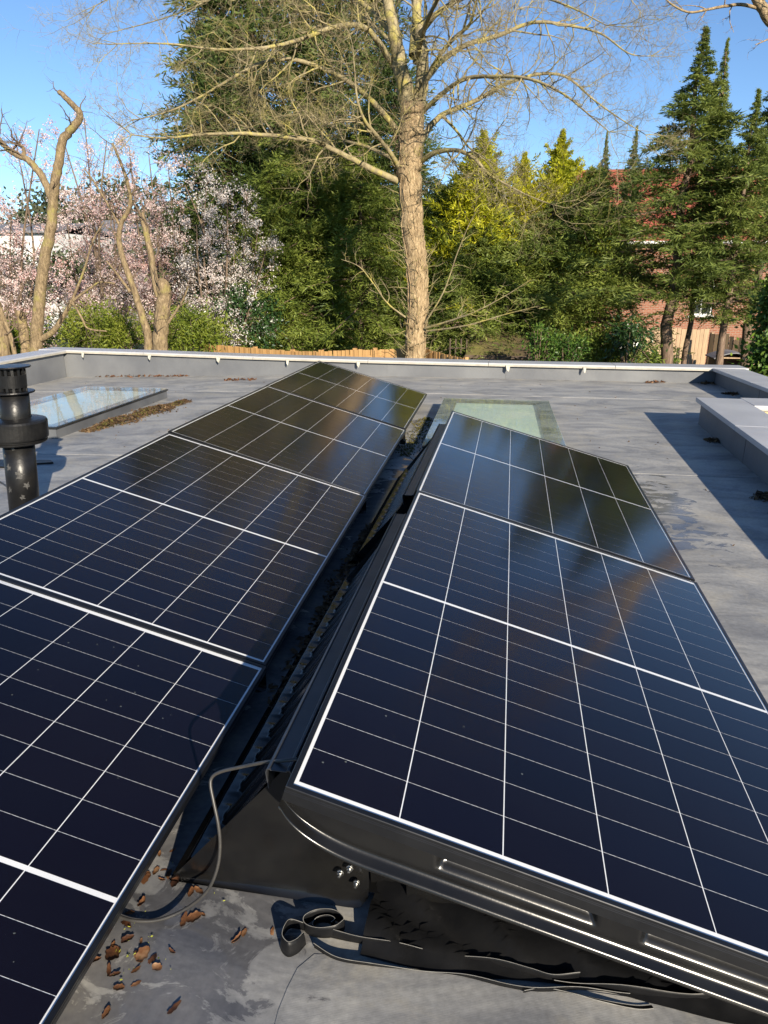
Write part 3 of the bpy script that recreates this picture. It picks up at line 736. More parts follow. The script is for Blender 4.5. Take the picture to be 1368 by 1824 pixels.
def scatter_leaves(name, label, pts, size, m, lift=.02, cat='leaf litter', seed=1):
    """many small crumpled leaf bits as one heap"""
    r_ = np.random.default_rng(seed); pts = np.asarray(pts, float); n = len(pts)
    a = r_.normal(size=(n, 3)); a[:, 2] *= .45; a /= np.linalg.norm(a, axis=1, keepdims=True)
    b = np.cross(a, r_.normal(size=(n, 3))+np.array([0, 0, 1.2])); b /= np.linalg.norm(b, axis=1, keepdims=True)
    s = size*r_.uniform(.5, 1.4, n)[:, None]; w = s*r_.uniform(.3, .6, n)[:, None]
    V = np.stack([pts-a*s*.5, pts+b*w*.5, pts+a*s*.5, pts-b*w*.5], 1).reshape(-1, 3)
    me = mesh_np(name, V, np.arange(4*n).reshape(-1, 4)); me.materials.append(m)
    o = link(name, me); return tag(o, label, cat, kind='stuff')
def heap(p0, p1, w, h, n, seed, zf=roof_z):
    r_ = np.random.default_rng(seed); t = r_.random(n); p0 = np.array(p0); p1 = np.array(p1); d = p1-p0; nn = np.array([-d[1], d[0]])/np.linalg.norm(d)
    q = r_.normal(size=n)*.38; env = np.sin(np.pi*np.clip(t*.94+.03, 0, 1))**.45*(.75+.25*np.sin(t*17+seed))
    xy = p0+t[:, None]*d+nn*(q*w*env)[:, None]
    z = np.array([zf(x) for x in xy[:, 0]])+.004+h*env*np.exp(-(q*2.0)**2)*r_.random(n)
    return np.c_[xy, z]
a = onz(150, 772, -.05)[:2]; b = onz(332, 717, -.05)[:2]
scatter_leaves('leaf_litter', 'long heap of brown leaf litter and moss against the left rooflight', heap(a, b, .26, .05, 2600, 3), .035, M['litter'])
scatter_leaves('moss_clump', 'green-brown moss mixed into the litter heap by the left rooflight', heap(a+.03, b+[0, -.1], .18, .055, 1100, 4), .022, M['mosslit'], cat='moss')
a = onz(165, 668, -.08)[:2]; b = onz(335, 669, -.05)[:2]
scatter_leaves('leaf_litter', 'orange dead leaves drifted along the foot of the far parapet at left', heap(a, b, .16, .02, 260, 5), .05, M['deadleaf'])
a = onz(400, 672, 0)[:2]; b = onz(455, 672, 0)[:2]
scatter_leaves('leaf_litter', 'small drift of dead leaves by the far parapet behind the left row', heap(a, b, .14, .02, 70, 6), .05, M['deadleaf'])
a = onz(1150, 682, 0)[:2]; b = onz(1185, 681, 0)[:2]
scatter_leaves('leaf_litter', 'small brown leaf drift at the far parapet near the right corner', heap(a, b, .08, .02, 60, 7), .045, M['deadleaf'])
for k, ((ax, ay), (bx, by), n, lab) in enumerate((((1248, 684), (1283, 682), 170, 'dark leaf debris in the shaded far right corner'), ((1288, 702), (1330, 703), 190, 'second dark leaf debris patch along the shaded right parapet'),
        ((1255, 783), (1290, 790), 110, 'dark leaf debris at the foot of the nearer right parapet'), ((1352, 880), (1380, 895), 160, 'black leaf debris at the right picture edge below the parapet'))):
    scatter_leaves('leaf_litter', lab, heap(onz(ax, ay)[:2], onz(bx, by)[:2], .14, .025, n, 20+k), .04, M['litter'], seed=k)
a = (1.16, 1.25); b = (1.14, 3.3)
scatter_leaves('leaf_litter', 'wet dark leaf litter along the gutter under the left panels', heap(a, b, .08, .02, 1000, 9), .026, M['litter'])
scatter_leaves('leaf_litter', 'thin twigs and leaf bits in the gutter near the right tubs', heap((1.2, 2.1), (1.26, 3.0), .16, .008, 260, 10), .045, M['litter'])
r_ = np.random.default_rng(5)
bp_ = [onz(*zl(a+r_.normal()*22, b+r_.normal()*22), .004) for a, b in ((380,880),(290,940),(315,935),(390,965),(280,1015),(320,1030),(440,1070),(340,1080),(430,735),(650,795),(245,1110),(460,660)) for _ in range(3)]
scatter_leaves('bud_scales', 'lime green bud scales strewn among the near dead leaves', np.array(bp_), .006, M['bud'], cat='bud scales')
wh = [(x, y, roof_z(x)+.003) for x, y in zip(r_.uniform(-3.5, 3.3, 240), r_.uniform(2.5, 8.6, 240))]
scatter_leaves('leaf_litter', 'tiny leaf specks scattered over the whole roof membrane', np.array(wh), .02, M['litter'])
# moss film beside green rooflight, left side
scatter_leaves('moss_clump', 'yellow-green moss growing in the gap left of the green rooflight', heap((1.13, 4.75), (1.16, 6.2), .20, .012, 900, 12), .022, M['mosslit'], cat='moss')

# ================================================================== garden beyond
GZ = -3.0
o = obj('ground', MB().grid([[(x, y, GZ) for y in np.linspace(-400, 700, 12)] for x in np.linspace(-600, 600, 12)]), M['ground']); o['kind'] = 'structure'

def board_fence(label, pts, top, h, bw, m, cat='fence', jitter=.01, posts=True, zfun=None):
    root = thing('garden_fence', label, cat)
    bme = MB().box((-bw*.48, -.009, 0), (bw*.48, .009, h)).mesh('board'); bme.materials.append(m)
    pme = MB().box((-.05, .012, 0), (.05, .112, h+.04)).mesh('post'); pme.materials.append(m)
    rme = None
    r_ = random.Random(len(pts)*7+int(bw*1000))
    for (x0, y0, t0), (x1, y1, t1) in zip(pts[:-1], pts[1:]):
        d = math.hypot(x1-x0, y1-y0); a = math.atan2(y1-y0, x1-x0); n = max(1, int(d/bw))
        for k in range(n):
            s = (k+.5)/n; o = link('board', bme, None, root)
            o.location = (x0+(x1-x0)*s, y0+(y1-y0)*s, t0+(t1-t0)*s-h+r_.uniform(-jitter, jitter)); o.rotation_euler = (r_.uniform(-.01, .01), r_.uniform(-.006, .006), a+(.06 if k % 2 else -.05))
        if posts:
            for k in range(max(2, int(d/1.8)+1)):
                s = k/max(1, int(d/1.8)); o = link('post', pme, None, root); o.location = (x0+(x1-x0)*s, y0+(y1-y0)*s, t0+(t1-t0)*s-h); o.rotation_euler = (0, 0, a)
        mb = MB(); mb.box((0, .013, -.25), (d, .05, -.17)); mb.box((0, .013, -1.2), (d, .05, -1.1))
        o = obj('rail', mb, m, root); o.location = (x0, y0, (t0+t1)/2); o.rotation_euler = (0, math.atan2(t0-t1, d), a)
    return root
def P3(px, py, Y): q = at(px, py, Y); return (q[0], q[1], q[2])
board_fence('bright orange board fence behind the far parapet left of the trunk', [P3(358, 612, 21.6), P3(452, 620, 20.6), P3(519, 625, 20.1), P3(570, 626, 19.7), P3(631, 623, 19.55), P3(667, 622.5, 19.5)], -1, 2.1, .115, M['newwood'])
board_fence('orange fence panel directly left of the big trunk', [P3(668, 623.5, 19.45), P3(731, 620, 19.42)], -1, 2.1, .14, M['newwood'])
board_fence('orange board fence running right from behind the big trunk', [P3(745, 618, 19.45), P3(826, 639, 17.8)], -1, 2.1, .115, M['newwood'])
board_fence('tall weathered board fence below the brick house on the right', [P3(1060, 600, 31), P3(1180, 584, 31.3), P3(1262, 587, 31.5)], -1, 2.2, .15, M['oldwood'], jitter=.03)
board_fence('leaning weathered fence with gaps right of the slender conifer trunk', [P3(1266, 594, 30.5), P3(1345, 606, 29)], -1, 2.0, .2, M['oldwood'], jitter=.10)
for k, (px, py) in enumerate(((1168, 622), (1209, 619), (1104, 620))):
    p = at(px, py, 29); o = obj('fence_post', MB().box((-.05, -.05, 0), (.05, .05, p[2]-GZ)), M['darkwood']); o.location = (p[0], p[1], GZ)
    bevel(o, .01); tag(o, ['dark timber stake left of the slender trunk before the old fence', 'dark timber stake just beside the slender conifer trunk', 'dark timber stake under the broad cypress before the old fence'][k], 'post')

# shed with mossy roof
p0 = at(829, 632, 22); p1 = at(990, 634, 22); w = p1[0]-p0[0]
root = thing('garden_shed', 'small shed with mossy sloping felt roof behind the far parapet', 'shed', (p0[0], 22, GZ))
H = p0[2]-GZ
obj('wall', MB().box((.08, .12, 0), (w-.08, 2.2, H-.02)), M['shedwall'], root)
nb = 4
for k in range(nb):
    f0 = k/nb; f1 = (k+1)/nb
    mb = MB(); z = lambda f: H+.72*f
    mb.prism([(0, 1.9*f0, z(f0)-.02), (w, 1.9*f0, z(f0)-.02), (w, 1.9*f1+.03, z(f1)-.015), (0, 1.9*f1+.03, z(f1)-.015)], [(0, 1.9*f0, z(f0)+.009), (w, 1.9*f0, z(f0)+.009), (w, 1.9*f1+.03, z(f1)+.003), (0, 1.9*f1+.03, z(f1)+.003)])
    obj('roof_board', mb, M['moss'], root)
obj('fascia', MB().box((-.02, -.03, H-.10), (w+.02, -.005, H-.0)), M['darkwood'], root)
obj('end_board', MB().prism([(w+.001, 0, H-.14), (w+.09, 0, H-.14), (w+.09, 1.95, H+.58), (w+.001, 1.95, H+.58)], [(w+.001, 0, H+.04), (w+.09, 0, H+.04), (w+.09, 1.95, H+.77), (w+.001, 1.95, H+.77)]), M['darkwood'], root)
# trellis left of the shed
root = thing('trellis', 'dark timber trellis between the big trunk and the shed', 'trellis', tuple(at(800, 640, 22.4)[:2])+(GZ,))
for k in range(4): obj('upright', MB().box((k*.17, 0, 0), (k*.17+.04, .04, 2.35)), M['darkwood'], root)
for k in range(4): obj('crossbar', MB().box((-.03, .042, 1.2+k*.28), (.6, .07, 1.24+k*.28)), M['darkwood'], root)
# low dark lean-to at right
p = at(1278, 632, 27); q = at(1340, 632, 27); hh = p[2]-GZ
root = thing('lean_to', 'low dark log store with curved roof beside the old fence', 'log store', (p[0], 27, GZ))
wd = q[0]-p[0]
for x in (0, wd-.08): obj('side_panel', MB().box((x, 0, 0), (x+.08, 1, hh-.12)), M['darkwood'], root)
obj('back_panel', MB().box((.08, .93, 0), (wd-.08, 1, hh-.05)), M['darkwood'], root)
arc = [(-.12+(wd+.24)*i/10, hh-.14+.2*math.sin(math.pi*i/10)) for i in range(11)]
mb = MB(); mb.grid([[(x, -.1, z), (x, 1.1, z), (x, 1.1, z+.03), (x, -.1, z+.03)] for x, z in arc], closed_v=True); obj('roof', mb, M['slate'], root)
for k in range(3): obj('shelf_board', MB().box((.08, .1, .4+k*.5), (wd-.08, .92, .44+k*.5)), M['oldwood'], root)

# brick house on the right
root = thing('brick_house', 'red brick house with red tiled roof behind the conifers on the right', 'house', (4.6, 36, GZ))
EZ = 2.55-GZ
mb = MB()
win = (5.93, 3.05, 6.95-.0, 4.05)   # x0,z0,x1,z1 local
x0, z0, x1, z1 = 5.95, at(1240, 562, 36)[2]-GZ, 6.95, at(1240, 506, 36)[2]-GZ
WX = 24.0
for lo, hi in (((0, 0, 0), (x0, .25, EZ)), ((x1, 0, 0), (WX, .25, EZ)), ((x0, 0, 0), (x1, .25, z0)), ((x0, 0, z1), (x1, .25, EZ))): mb.box(lo, hi)
mb.box((0, .26, 0), (.25, 9, EZ)); mb.box((WX-.25, .26, 0), (WX, 9, EZ))
obj('wall', mb, M['brick'], root)
wf = MB()
for lo, hi in (((x0, .08, z0), (x0+.08, .16, z1)), ((x1-.08, .08, z0), (x1, .16, z1)), ((x0+.08, .08, z0), (x1-.08, .16, z0+.08)), ((x0+.08, .08, z1-.08), (x1-.08, .16, z1)), (((x0+x1)/2-.03, .085, z0+.08), ((x0+x1)/2+.03, .155, z1-.08)), ((x0+.08, .09, z0+.62), ((x0+x1)/2-.03, .15, z0+.67))): wf.box(lo, hi)
wo = obj('window', wf, M['upvc'], root)
obj('pane', MB().box((x0+.08, .115, z0+.08), ((x0+x1)/2-.03, .125, z1-.08)), M['winglass'], wo)
obj('pane', MB().box(((x0+x1)/2+.03, .115, z0+.08), (x1-.08, .125, z1-.08)), M['winglass'], wo)
obj('sill', MB().box((x0-.06, -.06, z0-.07), (x1+.06, .08, z0-.002)), M['upvc'], wo)
obj('gutter', MB().box((-.3, -.42, EZ+.02), (WX+.3, -.30, EZ+.13)), M['upvc'], root)
obj('soffit', MB().box((-.3, -.30, EZ-.02), (WX+.3, -.002, EZ+.06)), M['upvc'], root)
# tiled roof in real courses
ro = MB(); nC = 26; RH = 3.5; RD = 5.2
for k in range(nC):
    f0 = k/nC; f1 = (k+1)/nC+.012
    ya, yb = -.4+RD*f0, -.4+RD*f1; za, zb = EZ+.1+RH*f0, EZ+.1+RH*f1
    ro.prism([(-.3, ya, za), (WX+.3, ya, za), (WX+.3, yb, zb), (-.3, yb, zb)], [(-.3, ya, za+.09), (WX+.3, ya, za+.09), (WX+.3, yb, zb+.02), (-.3, yb, zb+.02)])
rf = obj('roof', ro, M['tile'], root)
mb = MB().prism([(-.3, -.4+RD, EZ+RH), (WX+.3, -.4+RD, EZ+RH), (WX+.3, 10, EZ), (-.3, 10, EZ)], [(-.3, -.4+RD, EZ+RH+.08), (WX+.3, -.4+RD, EZ+RH+.08), (WX+.3, 10, EZ+.1), (-.3, 10, EZ+.1)])
obj('rear_slope', mb, M['tile'], root)
obj('ridge', MB().tube([(-.3, RD-.4, EZ+RH+.12), (WX+.3, RD-.4, EZ+RH+.12)], .14, 8), M['tile'], rf)

# white house far left, slate roofed houses behind the blossom
def far_house(label, px0, px1, py_e, py_r, Y, wallm, roofm, wins=()):
    a = at(px0, py_e, Y); b = at(px1, py_e, Y); r0 = at(px0, py_r, Y+4)
    W_ = b[0]-a[0]; E_ = a[2]-GZ; Rr = r0[2]-GZ
    root = thing('house', label, 'house', (a[0], Y, GZ))
    obj('wall', MB().box((0, 0, 0), (W_, 8, E_)), wallm, root)
    mb = MB(); mb.prism([(-.3, -.4, E_-.05), (W_+.3, -.4, E_-.05), (W_+.3, 4, Rr), (-.3, 4, Rr)], [(-.3, -.4, E_+.1), (W_+.3, -.4, E_+.1), (W_+.3, 4, Rr+.15), (-.3, 4, Rr+.15)])
    mb.prism([(-.3, 4, Rr), (W_+.3, 4, Rr), (W_+.3, 8.4, E_-.05), (-.3, 8.4, E_-.05)], [(-.3, 4, Rr+.15), (W_+.3, 4, Rr+.15), (W_+.3, 8.4, E_+.1), (-.3, 8.4, E_+.1)])
    obj('roof', mb, roofm, root)
    for (fx, fz) in wins:
        wx = fx*W_; wz = fz*E_
        o = obj('window', MB().box((wx, -.03, wz), (wx+1.1, .04, wz+1.3)), M['upvc'], root)
        obj('pane', MB().box((wx+.08, -.05, wz+.08), (wx+1.02, -.032, wz+1.22)), M['winglass'], o)
far_house('white rendered house half hidden by pink blossom at the far left', -200, 92, 416, 405, 48, M['render'], M['slate'], ((.1, .55), (.35, .55)))
far_house('grey roofed house behind the pollarded trees on the left', 150, 330, 436, 396, 60, M['slate'], M['slate'], ((.2, .5), (.6, .5)))

# ================================================================== vegetation
def unit(v): return v/(np.linalg.norm(v)+1e-9)
class Brancher:
    def __init__(self, seed, zmin=GZ): self.r = np.random.default_rng(seed); self.out = []; self.tips = []; self.zmin = zmin
    def limb(self, pts, r0, r1, sides=7, n=6):
        P = smooth_path(pts, n); k = len(P); rad = r0+(r1-r0)*np.linspace(0, 1, k)**.85
        P = P+self.r.normal(size=P.shape)*(rad[:, None]*.07)
        self.out.append((P, rad, sides)); return P, rad
    def grow(self, p, d, length, rad, lvl, maxlvl, kids, up=.10, wig=.30, ratio=.45, droop=0.0, big=False):
        n = 6 if lvl < maxlvl else 4
        P = [p]; d = unit(d); step = length/(n-1)
        for i in range(n-1):
            d = unit(d+self.r.normal(size=3)*wig+np.array([0, 0, up-droop*(i/(n-1))]))
            P.append(P[-1]+d*step)
        P = np.array(P); rd = rad*(1-.72*np.linspace(0, 1, n))
        self.out.append((P, rd, 5 if lvl == 0 else (4 if lvl == 1 else 3)))
        self.tips.append((P[-1], lvl)); self.tips.append((P[n//2], lvl))
        if lvl < maxlvl:
            for k in range(kids[lvl]):
                f = self.r.uniform(.2, 1.0); i = min(n-2, int(f*(n-1))); q = P[i]+(P[i+1]-P[i])*(f*(n-1)-i)
                t = unit(P[i+1]-P[i]); s = self.r.normal(size=3); s = unit(s-t*(s@t))
                nd = unit(t*self.r.uniform(.35, .95)+s)
                self.grow(q, nd, length*ratio*self.r.uniform(.6, 1.25), max(.0024, rad*.45*(1-.5*f)), lvl+1, maxlvl, kids, up, wig, ratio, droop)
    def along(self, P, rad, n, length, f0, lvlmax, kids, up=.1, wig=.28, ratio=.45, tdir=.6, droop=0.0, out=None):
        k = len(P)
        for i in range(n):
            f = f0+(1-f0)*(i+self.r.random())/n; j = min(k-2, int(f*(k-1))); q = P[j]
            t = unit(P[j+1]-P[j]); s = self.r.normal(size=3); s = unit(s-t*(s@t))
            if out is not None: s = unit(s+out*.6)
            self.grow(q, t*tdir+s*.9, length*self.r.uniform(.5, 1.2)*(1.15-.45*f), min(rad[j]*.5, .024), 0, lvlmax, kids, up, wig, ratio, droop)
    def mesh(self, name): 
        V, F = tube_arrays(self.out); return mesh_np(name, V, F, True)

# ---- the big bare tree
Y0 = 19.0
def pt(x, y, dy=0): return at(x, y, Y0+dy)
bt = Brancher(11); trunk = Brancher(12)
TR = [pt(735, 780), pt(737, 700), pt(738, 640), pt(741, 590), pt(744, 540), pt(741, 470), pt(735, 400), pt(731, 330), pt(731, 270), pt(734, 215), pt(733, 180)]
Pt = smooth_path(TR, 8); k = len(Pt)
rr = np.interp(np.linspace(0, 1, k), [0, .12, .2, .35, .5, .7, .85, 1], [.36, .31, .255, .265, .265, .28, .30, .28])
Pt += trunk.r.normal(size=Pt.shape)*.018
trunk.out.append((Pt, rr, 18))
LEAD = [([(728, 195, 0), (718, 140, -.1), (708, 90, -.2), (698, 40, -.2), (688, -10, 0), (676, -90, .2), (660, -220, .2), (640, -400, 0), (628, -640, .2)], .22, .03),
        ([(744, 195, .1), (752, 140, .2), (750, 80, .3), (742, 20, .4), (748, -60, .5), (770, -200, .3), (790, -380, 0), (800, -600, .1)], .19, .03),
        ([(735, 100, .1), (738, 50, .7), (748, 0, 1.2), (760, -90, 1.8), (740, -260, 2.2), (730, -480, 2.0)], .10, .02)]
LIMB = [
 ([(708, 322, 0), (670, 305, -.4), (620, 280, -.8), (560, 252, -1.2), (500, 243, -1.5), (430, 238, -1.8), (360, 240, -2.0), (290, 246, -2.2), (235, 240, -2.4)], .11, .018),
 ([(714, 305, 0), (695, 272, -.5), (668, 238, -1.0), (648, 212, -1.3), (636, 175, -1.6), (632, 130, -1.8), (628, 80, -2.0)], .085, .014),
 ([(698, 282, 0), (655, 262, .5), (614, 250, .9), (600, 230, 1.2), (560, 210, 1.8), (505, 206, 2.2), (450, 225, 2.6), (400, 238, 3.0)], .06, .010),
 ([(706, 232, 0), (676, 195, -.3), (640, 160, -.6), (590, 128, -1.0), (530, 108, -1.3), (480, 108, -1.6), (430, 130, -1.8), (370, 165, -2.0), (310, 195, -2.2), (250, 212, -2.5)], .10, .016),
 ([(702, 120, 0), (670, 70, -.5), (640, 45, -.9), (590, 50, -1.3), (530, 72, -1.7), (470, 85, -2.1), (390, 88, -2.5), (300, 78, -2.8), (210, 78, -3.0)], .10, .014),
 ([(700, 60, 0), (650, 10, .6), (590, -30, 1.2), (500, -40, 1.8), (400, -10, 2.4), (300, 30, 2.8), (190, 60, 3.2)], .09, .012),
 ([(690, -10, 0), (620, -60, -.8), (520, -90, -1.4), (400, -80, -2.0), (270, -40, -2.4), (170, 10, -2.6)], .085, .012),
 ([(676, -90, 0), (600, -190, .8), (500, -260, 1.6), (380, -280, 2.2), (260, -250, 2.6)], .08, .012),
 ([(664, -200, 0), (590, -320, -1), (480, -420, -1.8), (360, -480, -2.2)], .07, .012),
 ([(748, 290, 0), (775, 272, -.4), (815, 268, -.8), (845, 283, -1.1), (868, 308, -1.3), (895, 325, -1.5), (940, 348, -1.7), (985, 365, -1.9)], .085, .012),
 ([(746, 255, 0), (775, 215, .3), (800, 198, .5), (850, 178, .9), (900, 150, 1.3), (960, 132, 1.6), (1010, 138, 1.8), (1060, 180, 2.0), (1110, 215, 2.2), (1150, 240, 2.4)], .10, .012),
 ([(790, 208, .2), (815, 235, -.2), (835, 262, -.6), (870, 292, -1.0), (895, 330, -1.2)], .05, .010),
 ([(752, 200, 0), (790, 165, -.6), (830, 140, -1.2), (880, 136, -1.8), (940, 140, -2.4), (1000, 165, -2.8), (1050, 205, -3.0), (1085, 235, -3.2)], .08, .010),
 ([(752, 150, 0), (785, 110, .2), (830, 80, .5), (890, 62, .9), (950, 40, 1.3), (1010, 45, 1.7), (1070, 60, 2.0), (1120, 95, 2.2), (1160, 100, 2.4)], .10, .012),
 ([(748, 170, 0), (775, 112, -.4), (805, 72, -.8), (835, 45, -1.1), (845, 15, -1.3), (860, -40, -1.6), (900, -110, -2)], .085, .012),
 ([(748, 60, 0), (790, 15, -.7), (850, -10, -1.4), (930, -15, -2.0), (1010, 10, -2.6), (1080, 45, -3.0)], .08, .011),
 ([(745, -30, 0), (800, -90, .8), (890, -120, 1.6), (990, -100, 2.3), (1080, -50, 2.8), (1140, 20, 3.2)], .085, .011),
 ([(760, -160, 0), (830, -260, -.8), (930, -320, -1.6), (1040, -320, -2.2)], .075, .011),
 ([(788, -360, 0), (850, -460, .8), (930, -540, 1.5)], .06, .010),
 ([(720, 130, 0), (690, 70, 1.4), (640, 20, 2.8), (600, -60, 4.0), (570, -160, 4.8)], .09, .012),
 ([(740, 110, 0), (760, 40, -1.6), (790, -30, -3.0), (800, -130, -4.2)], .09, .012),
]
for pts, r0, r1 in LEAD:
    P, rd = bt.limb([pt(*q) for q in pts], r0, r1, 9)
    bt.along(P, rd, 12, 1.6, .35, 2, (5, 4, 0), .10, .28, .5)
for pts, r0, r1 in LIMB:
    P, rd = bt.limb([pt(*q) for q in pts], r0*.82, r1*.7, 7)
    ln = np.linalg.norm(np.diff(P, axis=0), axis=1).sum()
    bt.along(P, rd, int(6+ln*3.6), 1.45, .2, 2, (8, 7, 0), .05, .30, .5)
    for q in range(4): bt.grow(P[-1], (P[-1]-P[-4])+bt.r.normal(size=3)*.12, bt.r.uniform(.8, 1.7), rd[-1]*.9, 0, 2, (7, 6, 0), .03, .22, .5)
# low shoots and short epicormic twigs up the trunk
for pts, r0, r1 in [([(757, 585, -.2), (800, 572, -.6), (845, 556, -1.0), (900, 527, -1.3), (945, 498, -1.5)], .035, .006), ([(722, 565, -.2), (690, 540, -.6), (665, 505, -.9), (640, 475, -1.1), (608, 462, -1.3)], .03, .005),
                    ([(757, 575, -.2), (790, 520, -.5), (815, 450, -.8), (838, 395, -1.0), (860, 360, -1.1)], .028, .005), ([(760, 590, -.2), (830, 580, -.9), (900, 560, -1.2), (960, 545, -1.4)], .03, .005)]:
    P, rd = bt.limb([pt(*q) for q in pts], r0, r1, 5); bt.along(P, rd, 12, .55, .25, 1, (4, 0), .12, .25, .5)
for k in range(210):
    f = bt.r.uniform(.18, .97); P = Pt[int(f*(len(Pt)-1))]; a = bt.r.uniform(0, 2*math.pi); d = np.array([math.cos(a), math.sin(a), .45]); r_t = rr[int(f*(len(Pt)-1))]
    bt.grow(P+d*[1, 1, 0]*r_t*.9, d, bt.r.uniform(.15, .75), .010, 0, 1, (3, 0), .12, .3, .5)
# ivy stems clasping the trunk
for k in range(26):
    a0 = trunk.r.uniform(0, 6.28); f0 = trunk.r.uniform(.15, .5); f1 = f0+trunk.r.uniform(.2, .45); q = []
    for f in np.linspace(f0, min(f1, .98), 14):
        i = int(f*(len(Pt)-1)); a0 += trunk.r.normal()*.16; q.append(Pt[i]+np.array([math.cos(a0), math.sin(a0), 0])*(rr[i]+.004))
    trunk.out.append((np.array(q), np.full(14, .013), 4))
root = thing('bare_tree', 'large bare deciduous tree with pale trunk towering behind the far parapet', 'tree', (Pt[0][0], Y0, GZ))
inv = Matrix.Translation((-Pt[0][0], -Y0, -GZ))
for nm, b_, m in (('trunk', trunk, M['bark']), ('crown', bt, M['twig'])):
    me = b_.mesh(nm); me.transform(inv); me.materials.append(m); link(nm, me, None, root)

# ---- second bare tree on the right, its trunk outside the frame, one limb in view
b2 = Brancher(31)
pp2 = lambda x, y, dy=0: at(x, y, 15+dy)
T2 = [pp2(1545, 900), pp2(1535, 600), pp2(1520, 400), pp2(1500, 250), pp2(1475, 150), pp2(1430, 95)]
b2.limb(T2, .33, .125, 12)
P, rd = b2.limb([pp2(1430, 95), pp2(1385, 50), pp2(1355, 10), pp2(1335, -40), pp2(1330, -140), pp2(1350, -300), pp2(1340, -500)], .12, .03, 8); b2.along(P, rd, 14, 1.2, .3, 2, (6, 4, 0), .05, .3)
P, rd = b2.limb([pp2(1362, 18), pp2(1320, 8), pp2(1275, 14), pp2(1230, 22), pp2(1200, 10), pp2(1170, -12), pp2(1120, -20)], .032, .007, 6); b2.along(P, rd, 12, .55, .2, 2, (4, 3, 0), .02, .3)
P, rd = b2.limb([pp2(1500, 250), pp2(1560, 120, .6), pp2(1600, -60, 1), pp2(1610, -280, 1.2), pp2(1590, -520, 1)], .17, .03, 8); b2.along(P, rd, 14, 1.6, .3, 2, (6, 4, 0), .1, .3)
P, rd = b2.limb([pp2(1475, 150), pp2(1440, 30, -.6), pp2(1420, -140, -1), pp2(1430, -350, -1.2)], .12, .03, 7); b2.along(P, rd, 12, 1.4, .3, 2, (6, 4, 0), .1, .3)
P, rd = b2.limb([pp2(1430, 95), pp2(1385, 60, -.3), pp2(1368, 70, -.5), pp2(1345, 80, -.7)], .03, .006, 5); b2.along(P, rd, 5, .4, .2, 1, (4, 0), .05, .3)
root = thing('bare_tree', 'bare tree whose limb reaches in at the top right corner', 'tree', (T2[0][0], 15, GZ))
me = b2.mesh('branches'); me.transform(Matrix.Translation((-T2[0][0], -15, -GZ))); me.materials.append(M['bark']); link('branches', me, None, root)

